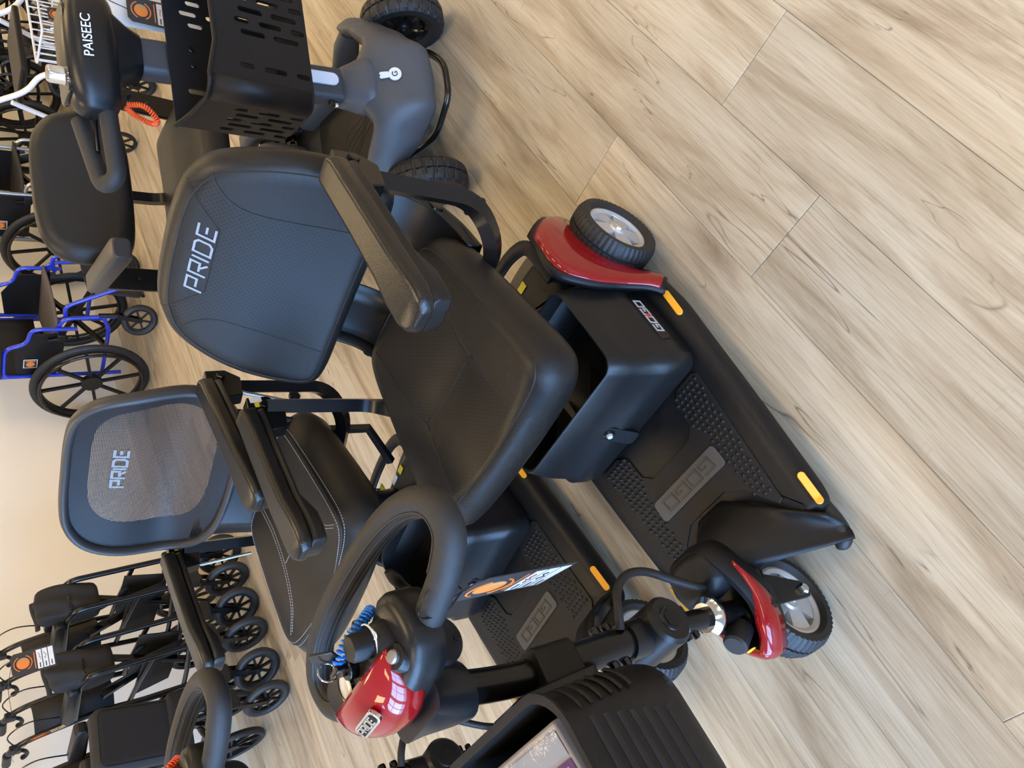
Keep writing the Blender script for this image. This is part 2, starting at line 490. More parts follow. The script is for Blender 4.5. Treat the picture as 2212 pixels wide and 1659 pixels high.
# one shared plank, slightly chamfered; joint lines stay recessed
def plank_mesh(L):
    m = MB(); c = .0012; hx, hy = L/2-.0004, PW/2-.0003
    o0 = [(-hx, -hy, -.004), (hx, -hy, -.004), (hx, hy, -.004), (-hx, hy, -.004)]
    o1 = [(x, y, -.0006) for x, y, z in o0]
    o2 = [(x-math.copysign(c, x), y-math.copysign(c, y), 0) for x, y, z in o0]
    m.rings([o0, o1, o2], True, (False, True)); return m
pm = {}
def plank(x0, x1, y):
    x0 = max(x0, R_['x0']); x1 = min(x1, R_['x1'])
    if x1-x0 < .05: return
    key = round(x1-x0, 3)
    if key not in pm:
        o = plank_mesh(x1-x0).build('plank', 'laminate', floor, ang=10); pm[key] = o.data
    else:
        o = bpy.data.objects.new('plank', pm[key]); COL.objects.link(o); o.parent = floor
    o.location = ((x0+x1)/2, y, 0)
rnd = random.Random(4)
known = {0: .838, 1: .572, 2: 1.014, 3: .66, 5: .8}
far_rows = MB()
for k in range(-8, 23):
    y = (k+.61159+.5)*PW
    if y-PW/2 > R_['y1']: break
    off = known.get(k, rnd.uniform(0, PL))
    off = off % PL
    i0 = -3 if k > 3 else -2
    x = off-PL*2
    while x < 8.2:
        plank(x, x+PL, y); x += PL
# the rest of the laminate, far from the picture, as one sheet
b = MB()
for (x0, x1, y0, y1) in ((R_['x0'], R_['x1'], R_['y0'], (-8+.61159)*PW), (R_['x0'], -1.15, (-8+.61159)*PW, R_['y1']), (8.15, R_['x1'], (-8+.61159)*PW, R_['y1'])):
    b.box(((x0+x1)/2, (y0+y1)/2, -.0028), (x1-x0, y1-y0, .0026))
o = b.build('plank_field', 'laminate', floor); o['kind'] = 'stuff'

H = R_['z']
wb = struct(MB().box(((R_['x0']+R_['x1'])/2, R_['y1']+.06, H/2), (R_['x1']-R_['x0']+.24, .12, H)).build('wall_back', 'wall_paint'))
struct(MB().box(((R_['x0']+R_['x1'])/2, R_['y0']-.06, H/2), (R_['x1']-R_['x0']+.24, .12, H)).build('wall_front', 'wall_paint'))
struct(MB().box((R_['x1']+.06, (R_['y0']+R_['y1'])/2, H/2), (.12, R_['y1']-R_['y0'], H)).build('wall_right', 'wall_paint'))
struct(MB().box(((R_['x0']+R_['x1'])/2, (R_['y0']+R_['y1'])/2, H+.05), (R_['x1']-R_['x0']+.24, R_['y1']-R_['y0']+.24, .1)).build('ceiling', 'ceiling_paint'))
# shop-front wall with tall windows
WIN = [(-3.7, -2.0), (-1.75, -.05), (.2, 1.9), (2.1, 3.5)]
b = MB(); xw = R_['x0']-.06; zs, zt = .25, 2.7
b.box((xw, (R_['y0']+R_['y1'])/2, zs/2), (.12, R_['y1']-R_['y0'], zs))
b.box((xw, (R_['y0']+R_['y1'])/2, (zt+H)/2), (.12, R_['y1']-R_['y0'], H-zt))
ys = [R_['y0']]+[q for w in WIN for q in w]+[R_['y1']]
for a, c in zip(ys[0::2], ys[1::2]): b.box((xw, (a+c)/2, (zs+zt)/2), (.12, c-a, zt-zs))
struct(b.build('wall_left', 'wall_paint'))
for n, (a, c) in enumerate(WIN):
    w = bpy.data.objects.new('window_%d' % (n+1), None); COL.objects.link(w); struct(w); w.location = (xw, (a+c)/2, zs)
    hw = (c-a)/2; hh = zt-zs; f = MB()
    for y in (-hw+.03, hw-.03): f.box((0, y, hh/2), (.07, .06, hh))
    for z in (.03, hh-.03, hh*.62): f.box((0, 0, z), (.07, 2*hw, .05))
    f.box((0, 0, hh/2), (.06, .045, hh)); f.build('window_frame', 'alu_frame', w)
    for y0, y1 in ((-hw+.06, -.02), (.02, hw-.06)):
        for z0, z1 in ((.055, hh*.62-.025), (hh*.62+.025, hh-.055)):
            MB().box((0, (y0+y1)/2, (z0+z1)/2), (.006, y1-y0, z1-z0)).build('pane', 'window_glass', w)
    ld = bpy.data.lights.new('window_portal', 'AREA'); ld.shape = 'RECTANGLE'; ld.size = hh; ld.size_y = c-a
    ld.cycles.is_portal = True
    lo = bpy.data.objects.new('window_portal', ld); COL.objects.link(lo); lo.location = (R_['x0']-.125, (a+c)/2, (zs+zt)/2); lo.rotation_euler = (0, rad(-90), 0)
struct(MB().box((-14, 0, -.15), (19.6, 40, .1)).build('trim_1', 'pavement'))  # unseen pavement outside, added to keep sky light from coming up at the ceiling
# skirting along the far wall (two-step profile) and grey pilaster strips further on
bb = MB()
prof = [(0, 0), (-.016, 0), (-.016, .075), (-.010, .095), (0, .1)]
bb.rings([[V((x, R_['y1']+p[0], p[1])) for p in prof] for x in (R_['x0'], R_['x1'])])
struct(bb.build('baseboard_back', 'trim_paint'))
for i, x in enumerate((7.15, 7.9, 8.65)):
    struct(MB().box((x, R_['y1']-.012, H/2), (.045, .03, H)).build('trim_%d' % (i+2), 'trim_grey', bevel=.004))
# ceiling troffers: the room's own lamps
for lx in (-1.6, 1.1, 3.6, 6.1, 8.6):
    for ly in (-2.3, .4, 2.6):
        t = thing('ceiling_light', 'recessed rectangular ceiling light with warm glowing diffuser', 'ceiling light', (lx, ly, H-.03), 0, 'ceiling lights')
        MB().box((0, 0, 0), (1.2, .6, .05)).build('frame', 'white', t, bevel=.004)
        MB().box((0, 0, -.026), (1.12, .52, .008)).build('diffuser', 'lamp_diffuser', t)
# ------------------------------------------------------------------ scooter building blocks
scene.cycles.max_bounces = 5; scene.cycles.diffuse_bounces = 3; scene.cycles.glossy_bounces = 2; scene.cycles.transparent_max_bounces = 8; scene.cycles.adaptive_threshold = .045
def mirror_outline(half, k=5):
    """closed smooth outline from the half with y >= 0, listed from the rear middle to the front middle"""
    full = [(x, y, 0) for x, y in half]+[(x, -y, 0) for x, y in half[::-1] if y > 1e-6]
    return [(p.x, p.y) for p in cr(full, k, True)]
def wheel(parent, c, r, w, rim_r, style='five', tread='block', steer=0, dish=1):
    """tyre, rim and axle bolt; axle along local y, outer face towards +y*dish"""
    q = bpy.data.objects.new('wheel', None); COL.objects.link(q); q.parent = parent; q.location = c; q.rotation_euler = (0, 0, rad(steer))
    A = RX(-90)           # lathe z -> +y
    hw = w/2; n = 192 if tread != 'plain' else 48
    prof = [(rim_r, -hw*.72), (rim_r+.3*(r-rim_r), -hw*.98), (rim_r+.75*(r-rim_r), -hw*.98), (r-.004, -hw*.80), (r-.0005, -hw*.50), (r, -hw*.08), (r-.004, -hw*.05), (r-.004, hw*.05), (r, hw*.08), (r-.0005, hw*.50),
            (r-.004, hw*.80), (rim_r+.75*(r-rim_r), hw*.98), (rim_r+.3*(r-rim_r), hw*.98), (rim_r, hw*.72)]
    def mod(k, j):
        if tread == 'plain' or not (2 <= j <= 11): return 0
        side = 1 if j > 6 else 0
        if tread == 'block': return -.0026 if (k+(j % 2)+2*side) % 4 == 0 and 2 <= j <= 11 and j not in (6, 7) else 0
        sh = abs(j-6.5)
        return -.004 if (k+int(sh*1.6)) % 8 == 0 else 0
    MB().lathe(prof, n, A, mod, closed=True).build('tyre', 'rubber', q, ang=28)
    s = dish
    if style == 'five':
        b = MB()
        b.lathe([(rim_r, -hw*.7), (rim_r, hw*.7), (rim_r-.004, hw*.72), (rim_r-.010, hw*.60), (rim_r-.012, hw*.2), (rim_r-.012, -hw*.2), (rim_r-.010, -hw*.6), (rim_r-.004, -hw*.72)], 48, A, closed=True)
        b.lathe([(0, -hw*.25), (rim_r-.011, -hw*.25), (rim_r-.011, hw*.0), (0, hw*.0)], 48, A @ T(0, 0, 0))
        for k in range(5):
            a = 2*PI*k/5+.3
            d = V((math.cos(a), 0, math.sin(a))); t = V((-math.sin(a), 0, math.cos(a)))
            o0, o1 = .012, rim_r-.008
            ring = []
            for rr, hwid, yy in ((o0, .012, hw*.66), (o1*.6, .016, hw*.62), (o1, .021, hw*.56)):
                ring.append([d*rr+t*hwid+V((0, s*yy, 0)), d*rr-t*hwid+V((0, s*yy, 0)), d*rr-t*(hwid+.002)+V((0, 0, 0)), d*rr+t*(hwid+.002)+V((0, 0, 0))])
            b.rings(ring)
        b.lathe([(.001, s*hw*.78), (.016, s*hw*.78), (.02, s*hw*.6), (.02, 0), (.001, 0)], 24, A)
        b.build('rim', 'alloy', q, ang=30)
        MB().lathe([(.0005, s*hw*.95), (.006, s*hw*.95), (.009, s*hw*.86), (.009, s*hw*.6), (.0005, s*hw*.6)], 6, A).build('axle_nut', 'chrome', q)
    elif style == 'ribbed':
        b = MB()
        b.lathe([(rim_r, -hw*.7), (rim_r, hw*.7), (rim_r-.004, hw*.74), (rim_r-.012, hw*.66), (rim_r-.012, -hw*.66), (rim_r-.004, -hw*.74)], 48, A, closed=True)
        b.build('rim', 'alloy', q, ang=30)
        MB().lathe([(0.0005, hw*.5), (rim_r*.5, hw*.5), (rim_r*.55, hw*.1), (rim_r-.012, hw*.1), (rim_r-.012, -hw*.1), (0.0005, -hw*.1)], 40, A).build('hub', 'plastic', q)
        f = MB()
        for k in range(28):
            a = 2*PI*k/28; d = V((math.cos(a), 0, math.sin(a)))
            f.bar(d*(rim_r*.62)+V((0, s*hw*.25, 0)), d*(rim_r-.01)+V((0, s*hw*.35, 0)), .0025, .008, (0, 1, 0))
        f.build('rim_ribs', 'alloy', q)
    elif style == 'dark':
        b = MB()
        b.lathe([(rim_r, -hw*.7), (rim_r, hw*.7), (rim_r-.004, hw*.74), (rim_r-.010, hw*.6), (rim_r-.010, -hw*.6), (rim_r-.004, -hw*.74)], 48, A, closed=True)
        for k in range(5):
            a = 2*PI*k/5; d = V((math.cos(a), 0, math.sin(a)))
            b.bar(d*.01, d*(rim_r-.006), .018, hw*.8, (0, 1, 0))
        b.lathe([(.0005, hw*.8), (.02, hw*.8), (.024, hw*.5), (.024, -hw*.5), (.02, -hw*.8), (.0005, -hw*.8)], 24, A)
        b.build('rim', 'metal_black', q, ang=30)
        MB().lathe([(.0005, hw*.95), (.008, hw*.95), (.008, -hw*.95), (.0005, -hw*.95)], 6, A).build('axle_nut', 'metal_black', q)
    return q
def bolt(mb, p, d, r=.007, h=.006, n=6):
    mb.lathe([(.0005, h), (r*.8, h), (r, h*.75), (r, 0), (.0005, 0)], n, toward(d, p))
def handle_loop(parent, z, x0, x1, hw, r, mt='foam'):
    """closed delta handlebar with grip ribs on its inner side"""
    cx = (x0+x1)/2
    half = [(x1, .075, 0), (x1-.012, .125, -.002), (x1-.028, hw-.03, -.003), (x1-.052, hw, -.004), (x1-.088, hw-.003, -.002), (x0+.014, hw-.05, .0), (x0+.002, .085, .002), (x0, 0, .003)]
    pts = [V((a, b, z+c)) for a, b, c in half]; pts = pts+[V((p.x, -p.y, p.z)) for p in pts[-2::-1]]
    P = cr(pts, 7)
    rr = [r*(.94 if i in (0, len(P)-1) else 1) for i in range(len(P))]
    b = MB().tube(P, rr, 16)
    o = b.build('handlebar', mt, parent, ang=60)
    g = MB(); c0 = V((cx, 0, z))
    for dz in (-.9, -.45, 0, .45, .9):
        Q = []
        for i, p in enumerate(P[12:-12]):
            dn = (c0-p); dn.z = 0; dn.normalize()
            tg = (P[i+13]-P[i+11]).normalized(); nn = V((-tg.y, tg.x, 0))
            if nn.dot(dn) < 0: nn = -nn
            Q.append(p+(nn*math.cos(dz)+V((0, 0, 1))*math.sin(dz))*(r+.0002))
        g.tube(Q, .0016, 5)
    g.build('grip_rib', 'rubber', o)
    return o, P
def coil(path, r, turns, wr):
    """spiral cord along a path"""
    P = cr(path, 10); N = turns*8; out = []
    for i in range(N+1):
        s = i/N*(len(P)-1); k = min(int(s), len(P)-2); p = P[k].lerp(P[k+1], s-k); t = (P[k+1]-P[k]).normalized()
        u = t.orthogonal().normalized(); w = t.cross(u); a = 2*PI*turns*i/N
        out.append(p+(u*math.cos(a)+w*math.sin(a))*r)
    return MB().tube(out, wr, 5)

def armrest(parent, s, x0, x1, y, z, long_tube=True, tube_mat='metal_black', pad_mat='vinyl_gloss'):
    """pad, base, square tube down to the seat; s = +1 for the +y side"""
    q = bpy.data.objects.new('armrest', None); COL.objects.link(q); q.parent = parent; q.location = (0, s*y, 0)
    L = x1-x0
    def sec(x, wi, wo, h0, h1):
        return [V((x, s*wo, h0)), V((x, s*wo, h1-.008)), V((x, s*(wo-.006), h1)), V((x, -s*(wi-.006), h1)), V((x, -s*wi, h1-.008)), V((x, -s*wi, h0))]
    secs = [(x0, .022, .022, .003), (x0+.012, .026, .027, 0), (x0+L*.4, .026, .028, 0), (x0+L*.66, .028, .029, 0), (x0+L*.80, .036, .030, -.002), (x0+L*.90, .037, .030, -.003), (x0+L*.96, .032, .026, -.005), (x1-.002, .020, .014, -.010)]
    r = [sec(x, a, b_, z-.026, z+dz) for x, a, b_, dz in secs]
    MB().rings(r).build('armrest_pad', pad_mat, q, ang=50, bevel=.004, seg=3)
    r = [sec(x+(.003 if i == 0 else -.006 if i == len(secs)-1 else 0), a-.001, b_-.001, z-.052+(.012 if i < 4 else 0), z-.027) for i, (x, a, b_, dz) in enumerate(secs)]
    MB().rings(r).build('armrest_base', 'plastic_fine', q, ang=40, bevel=.003)
    b = MB()
    b.prism([(x0-.03, z-.02), (x0+.02, z-.012), (x0+.05, z-.04), (x0+.045, z-.075), (x0-.005, z-.085), (x0-.03, z-.06)], -.014, .014, RX(90))
    b.build('bracket', 'metal_black', q, bevel=.002)
    b = MB(); bolt(b, (x0-.008, s*.014, z-.045), (0, s, 0), .009, .008); b.build('bolt', 'gloss_black', q)
    b = MB(); bolt(b, (x0-.008, -s*.014, z-.045), (0, -s, 0), .008, .006); b.build('bolt', 'gloss_black', q)
    lb = MB().box((x0-.022, -s*.0145, z-.035), (.012, .001, .022)).build('label', 'label_white', q)
    MB().box((x0-.010, -s*.0147, z-.036), (.010, .001, .012)).build('label', 'yellow', q)
    yb = -.012*s
    P = bend([(x0-.008, yb, z-.05), (x0+.014, yb, .452), (x0+.075, yb-s*.045, .418), (x0+.075, yb-s*.16, .405)], .05, 6)
    MB().tube(P, .0175, 4, up=(1, 0, 0)).build('support_tube', tube_mat, q, ang=50)
    return q

def drape_tube(bv, path, d, r, off=.0002):
    return MB().tube(drape(path, bv, d, off), r, 5)

# ------------------------------------------------------------------ the red scooter
def deck(root, four, box_col='plastic'):
    # moulded floor pan
    if not four:
        half = [(.06, 0), (.06, .10), (.075, .165), (.12, .190), (.20, .197), (.40, .183), (.60, .166), (.622, .160), (.618, .142), (.585, .115), (.545, .085), (.525, .0)]
    else:
        half = [(.06, 0), (.06, .12), (.075, .195), (.12, .218), (.20, .222), (.40, .222), (.545, .220), (.56, .213), (.572, .18), (.585, .14), (.62, .10), (.64, 0)]
    out = [(x, y, 0) for x, y in half[1:-1]]
    full = [V((half[0][0], 0, 0))]+[V(p) for p in out]+[V((half[-1][0], 0, 0))]+[V((x, -y, 0)) for x, y, z in out[::-1]]
    O = [(p.x, p.y) for p in bend(full, .02, 3, True)]
    O = dense(O, .02)
    MB().pad(O, [(.03, .035), (-.012, .04), (-.020, .055), (-.016, .075), (-.004, .086), (.010, .0885)], inner=3).build('floor_pan', 'plastic', root, ang=50)
    if four: mo = [(.305, .175), (.31, .10), (.33, .085), (.38, .08), (.395, .065), (.395, -.065), (.38, -.08), (.33, -.085), (.31, -.10), (.305, -.175), (.315, -.185), (.535, -.185), (.55, -.17), (.57, -.09), (.60, -.05), (.60, .05), (.57, .09), (.55, .17), (.535, .185), (.315, .185)]
    else: mo = [(.318, .148), (.318, .105), (.335, .082), (.382, .078), (.400, .058), (.400, -.058), (.382, -.078), (.335, -.082), (.318, -.105), (.318, -.148), (.326, -.158), (.585, -.132), (.588, -.122), (.535, -.085), (.512, -.05), (.512, .05), (.535, .085), (.588, .122), (.585, .132), (.326, .158)]
    MB().prism(mo, .0875, .0915).build('deck_mat', 'rubber_mat', root, bevel=.001)
    st = MB()
    for sy in (-1, 1):
        for i in range(24):
            for j in range(7):
                x = .33+i*.0115; y = sy*(.092+j*.0125+(.006 if i % 2 else 0)) if four else sy*(.079+j*.0115+(.0055 if i % 2 else 0))
                lim = .18 if four else .151-.1*(x-.33)
                lo = .076 if not four else .09
                if abs(y) > lim or x > (.53 if four else .578) or (not four and x > .512+.62*(abs(y)-.05)+.01) or abs(y) < (lo+.008 if x < .41 else lo+.016): continue
                st.lathe([(.0042, 0), (.0034, .0018), (.0008, .0026)], 6, T(x, y, .0913))
    o = st.build('mat_studs', 'rubber_mat', root, ang=60); o['kind'] = 'stuff'
    pl = MB().prism(rrect(.042, .185, .008, 4, .458, 0), .0915, .0945).build('name_plate', 'plate_grey', root, bevel=.0008)
    b = MB(); mx = frame((.458, 0, .0945), (0, -1, 0), (0, 0, 1))
    b = strokes(MB(), 'GOGO', .021, .0045, .0012, mx, gap=.42, slant=-.18, sx=1.55); b.build('plate_lettering', 'plastic_grey', pl)
    for s in (-1, 1):
        for (xa, xb) in (((.17, .222), (.573, .626)) if not four else ((.17, .222), (.49, .545))):
            P = []
            def yy(x): return (.2065-.068*(x-.2)) if not four else .234
            a = V((xa, s*yy(xa), .083)); c = V((xb, s*yy(xb), .083)); d = (c-a)
            mx = frame((a+c)/2, d, (0, s*.62, .78))
            MB().prism(rrect(d.length+.006, .013, .0064, 5), -.003, .0022, mx).build('reflector', 'reflector', root, bevel=.0008)

def battery_box(root, port=True, sticker=True):
    q = bpy.data.objects.new('battery_box', None); COL.objects.link(q); q.parent = root
    ring = lambda x0, x1, hy, z, r=.028: [V((p[0], p[1], z)) for p in rrect(x1-x0, 2*hy, r, 5, (x0+x1)/2, 0)]
    b = MB()
    R1 = [ring(.085, .300, .168, .085), ring(.080, .318, .181, .10), ring(.080, .322, .182, .135), ring(.083, .320, .178, .17), ring(.088, .314, .172, .178), ring(.092, .306, .165, .235), ring(.098, .294, .156, .278), ring(.100, .292, .154, .281)]
    b.rings(R1, True, (True, False))
    R2 = [ring(.100, .292, .154, .281), ring(.103, .289, .151, .280), ring(.105, .287, .149, .19), ring(.105, .287, .149, .185)]
    b.rings(R2, True, (False, True))
    b.build('bin', 'plastic_fine', q, ang=40)
    for y in (-.055, .06):
        b = MB()
        b.add([(.29, y-.002, .27), (.20, y-.002, .20), (.29, y-.002, .19), (.29, y+.002, .27), (.20, y+.002, .20), (.29, y+.002, .19)], [(0, 1, 2), (3, 5, 4), (0, 3, 4, 1), (1, 4, 5, 2), (2, 5, 3, 0)])
        b.build('divider', 'plastic_fine', q)
    # charger socket on the front face
    n = V((.95, 0, .32)).normalized(); c = V((.313, -.012, .19))
    mx = frame(c, (0, 1, 0), n)
    MB().prism(rrect(.034, .078, .008, 4, 0, -.012), -.004, .003, frame((.3165, -.012, .172), (0, 1, 0), n)).build('socket_plate', 'plastic', q, bevel=.001)
    MB().lathe([(.0005, .007), (.009, .007), (.0115, .004), (.0115, -.002)], 20, frame((.313, -.012, .183), (0, 1, 0), n)).build('socket_collar', 'gloss_black', q)
    MB().lathe([(.0005, .011), (.005, .010), (.0065, .006), (.0065, .002)], 12, frame((.314, -.011, .184), (0, 1, 0), n)).build('charge_plug', 'lens', q)
    MB().prism(rrect(.014, .05, .004, 3), -.001, .003, frame((.322, -.014, .150), (0, 1, 0), n)).build('socket_flap', 'plastic_grey', q, bevel=.001)
    if sticker:
        nn = V((0, .985, .17)); mx = frame((.205, .1825, .140), (-1, 0, 0), nn)
        s = MB().prism(rrect(.115, .024, .003, 3), -.001, .0006, mx).build('sticker', 'gloss_black', q)
        strokes(MB(), 'GOGO', .013, .0032, .0006, frame((.205, .1832, .1402), (-1, 0, 0), nn), gap=.42, slant=.25, sx=1.35).build('sticker_lettering', 'label_grey', s)
        MB().lathe([(.0005, .0016), (.0042, .0016), (.0042, 0)], 14, frame((.205, .1832, .1402), (-1, 0, 0), nn)).build('sticker_dot', 'red_flat', s)
    return q

def rear_body(root, panel_mat, wheel_y=.207, r=.088):
    q = bpy.data.objects.new('rear_shroud', None); COL.objects.link(q); q.parent = root
    # motor cover between the wheels
    half = [(-.022, 0), (-.022, .06), (-.018, .115), (-.005, .150), (.04, .160), (.10, .160), (.12, .13), (.12, 0)]
    MB().pad(dense(mirror_outline(half, 5), .02), [(.01, .06), (0, .075), (0, .16), (.004, .205), (.014, .243), (.028, .253)], inner=4).build('motor_cover', 'plastic', q, ang=45)
    # lifting handle: flat loop at the rear
    P = bend([(.06, .140, .250), (-.03, .146, .258), (-.052, .10, .258), (-.060, 0, .258), (-.052, -.10, .258), (-.03, -.146, .258), (.06, -.140, .250)], .04, 6)
    MB().tube(P, .015, 10, flat=.5, up=(0, 0, 1)).build('lifting_handle', 'plastic', q, ang=60)
    half = [(-.12, 0), (-.115, .06), (-.10, .11), (-.06, .135), (.0, .14), (.02, .10), (.02, 0)]
    MB().pad(dense(mirror_outline(half, 5), .02), [(.01, .05), (0, .06), (0, .12), (.006, .15), (.02, .165)], inner=4).build('motor_housing', 'plastic_fine', q, ang=45)
    lb = MB().box((.012, .075, .2545), (.014, .022, .0015)).build('warning_label', 'yellow', q)
    MB().box((.008, .035, .2545), (.012, .03, .0015)).build('maker_label', 'label_white', q)
    for s in (-1, 1):
        up = cr([(-.045, .150, .245), (.02, .166, .276), (.09, .172, .283), (.125, .180, .225), (.138, .188, .165), (.158, .203, .118), (.176, .208, .092)], 5)
        lo = cr([(-.100, .158, .168), (-.090, .166, .132), (-.040, .170, .108), (.03, .172, .080), (.080, .180, .054), (.112, .196, .044), (.135, .206, .045)], 5)
        def grid(ins, off):
            rows = []
            K = 6
            for j in range(K+1):
                t = ins+(1-2*ins)*j/K
                row = []
                n = len(up)
                for i in range(n):
                    u = ins*1.0+(1-2*ins)*i/(n-1); k = u*(n-1); i0 = min(int(k), n-2); f = k-i0
                    a = up[i0].lerp(up[i0+1], f); c = lo[i0].lerp(lo[i0+1], f)
                    p = a.lerp(c, t); bul = .014*math.sin(PI*t)
                    row.append(V((p.x, s*(p.y+bul+off), p.z+bul*.6+off*.5)))
                rows.append(row)
            return rows
        m = MB().rings(grid(0, 0), False); m.build('side_trim', 'plastic', q, ang=60, solid=.012)
        m = MB().rings(grid(.055, .007), False); m.build('side_panel', panel_mat, q, ang=60, solid=.004)
    b = MB().tube([(0, -wheel_y, r), (0, wheel_y, r)], .008, 8); b.build('axle', 'metal_black', q)
    return q

def front_cover(root):
    """sculpted black cover ahead of the deck, arching over the front wheel"""
    rows = []
    NY = 32
    for j in range(11):
        v = j/10; row = []
        for i in range(NY+1):
            t = -1+2*i/NY; a = abs(t)
            xr = .520+.125*max(0, a-.18)**1.05/.82**1.05; zr = .089
            xf = .628+.066*a**.9; zf = .178-.124*a**.72
            yr = .172*t; yf = .168*t
            rise = math.sin(PI*.5*v)
            x = xr+(xf-xr)*v; y = yr+(yf-yr)*v
            z = zr+(zf-zr)*rise+.028*math.sin(PI*v)*(1-a)**1.2-.012*math.sin(PI*v)*a
            row.append(V((x, y, z)))
        rows.append(row)
    MB().rings(rows, False).build('front_cover', 'plastic', root, ang=70, solid=.006)
    for s in (-1, 1):
        P = cr([(.61, s*.160, .052), (.66, s*.158, .048), (.684, s*.148, .046), (.690, s*.128, .046)], 6)
        MB().tube(P, [.013]*(len(P)-4)+[.012, .010, .008, .004], 10).build('bumper_strip', 'rubber', root, ang=60)

def tiller(root, lean=0, red='red'):
    q = bpy.data.objects.new('tiller', None); COL.objects.link(q); q.parent = root
    # lower steering column
    MB().tube([(.690, 0, .16), (.670, 0, .345)], .0165, 16).build('steering_column', 'metal_black', q)
    MB().lathe([(.017, -.012), (.027, -.012), (.030, -.006), (.030, .001), (.026, .005), (.022, .010), (.017, .010)], 28, toward((-.016, 0, .145), (.6785, 0, .258))).build('headset_ring', 'chrome', q)
    # fold joint: drum across the column
    MB().lathe([(.0005, .043), (.018, .043), (.019, .041), (.031, .041), (.036, .035), (.036, -.035), (.031, -.041), (.0005, -.041)], 32, T(.667, 0, .376) @ RX(-90)).build('fold_joint', 'plastic_fine', q, ang=30)
    MB().lathe([(.0135, .0425), (.0135, .0445), (.0005, .0445)], 6, T(.667, 0, .376) @ RX(-90)).build('joint_cap', 'plastic', q)
    MB().tube([(.666, 0, .396), (.663, 0, .438)], .0265, 20).build('joint_sleeve', 'plastic_fine', q)
    MB().tube([(.664, 0, .42), (.654, 0, .605)], .0222, 24).build('tiller_tube', 'metal_black', q)
    for z, x, r0, xx in ((.455, .662, .02, .0075), (.477, .661, .02, .0075), (.305, .674, .014, .006), (.323, .672, .014, .006)):
        for s in (-1, 1):
            b = MB(); bolt(b, (x+s*r0, 0, z), (s, 0, 0), xx, .012, 8); b.build('clamp_bolt', 'gloss_black', q)
    P = cr([(.655, 0, .585), (.651, 0, .63), (.643, 0, .675), (.633, 0, .715), (.622, 0, .745)], 6)
    MB().tube(P, .0205, 24).build('tiller_bend', 'metal_black', q)
    MB().prism(rrect(.062, .058, .012, 4), -.032, .032, toward((-.013, 0, .2), (.659, 0, .578))).build('basket_clamp', 'plastic', q, bevel=.003)
    # control cable in a loop from the tube down into the shroud
    C = cr([(.650, .02, .452), (.628, .03, .446), (.600, .03, .425), (.585, .03, .392), (.590, .028, .352), (.612, .024, .31), (.632, .02, .27), (.640, .01, .235)], 7)
    MB().tube(C, .0065, 10).build('cable', 'rubber', q, ang=60)
    # steering head
    MB().rings([[V((p[0], p[1], z)) for p in rrect(sx, sy, r, 5, cx, 0)] for cx, sx, sy, r, z in ((.638, .066, .066, .03, .705), (.632, .074, .078, .03, .725), (.620, .085, .10, .025, .755), (.615, .09, .12, .02, .768))]).build('head_neck', 'plastic_fine', q, ang=45)
    half = [(.548, 0), (.544, .05), (.532, .078), (.545, .104), (.585, .114), (.612, .104), (.632, .070), (.640, 0)]
    O = dense(mirror_outline(half, 5), .012)
    MB().pad(O, [(.012, .752), (.003, .758), (0, .770), (.0, .792), (.004, .800), (.012, .8035)], inner=4, top=lambda x, y: .010*max(0, 1-abs(y)/.1)).build('console', 'plastic_fine', q, ang=45)
    half = [(.549, 0), (.550, .05), (.560, .082), (.588, .086), (.606, .06), (.610, 0)]
    mxd = T(0, 0, 0)
    MB().pad(dense(mirror_outline(half, 5), .01), [(.0, .795), (-.001, .808), (.004, .820), (.010, .8225)], inner=3).build('dashboard', 'plastic', q, ang=45)
    # red front cowl
    b = MB(); rows = []
    for j in range(13):
        v = j/12; row = []
        for i in range(25):
            t = -1+2*i/24
            ang_ = v*PI*.60
            hy = .082*(1-.2*v)
            y = hy*math.sin(t*PI/2*.98)
            k = math.cos(t*PI/2*.9)
            x = .586+.006*k+(.050*math.sin(ang_)+.006)*(.35+.65*k)
            z = .784+.046*math.cos(ang_*.98)*(.55+.45*k)+.002
            row.append(V((x, y, z)))
        rows.append(row)
    cw = MB().rings(rows, False); cv = cw.bvh()
    cw.build('cowl', red, q, ang=70, solid=.004)
    bd = MB().prism(rrect(.05, .017, .006, 4), -.003, .003, frame((.634, .004, .826), (0, 1, 0), (.55, 0, .83))).build('badge', 'chrome', q, bevel=.001)
    MB().prism(rrect(.044, .0115, .004, 4), .003, .0036, frame((.634, .004, .826), (0, 1, 0), (.55, 0, .83))).build('badge_field', 'plastic', bd)
    strokes(MB(), 'PRIDE', .0085, .0018, .0008, frame((.634+.0037*.55, .004, .826+.0037*.83), (0, 1, 0), (.55, 0, .83)), gap=.30, slant=.1).build('badge_lettering', 'chrome', bd)
    # dials, key, push button
    MB().lathe([(.0005, .024), (.013, .0235), (.015, .020), (.0155, .004), (.0165, 0)], 24, T(.572, .062, .820), mod=lambda k, j: .0009 if k % 4 == 0 and j in (1, 2, 3) else 0).build('speed_dial', 'plastic', q, ang=50)
    MB().tube([(.572+.02*math.cos(a), .062+.02*math.sin(a), .8215) for a in [rad(-60+10*k) for k in range(24)]], .0011, 4).build('dial_scale', 'label_white', q)
    MB().lathe([(.0005, .006), (.010, .006), (.012, .003), (.012, 0)], 20, T(.576, .018, .822)).build('key_switch', 'chrome', q)
    k = MB(); k.box((.576, .018, .838), (.008, .022, .022)); k.lathe([(.006, .01), (.0125, .01), (.0125, -.003), (.006, -.003)], 18, T(.576, .018, .825), closed=True); k.build('key', 'gloss_black', q, bevel=.002)
    MB().tube([(.574+.010*math.cos(a), .022, .856+.010*math.sin(a)) for a in [2*PI*i/20 for i in range(20)]], .0009, 5, closed=True).build('key_ring', 'chrome', q)
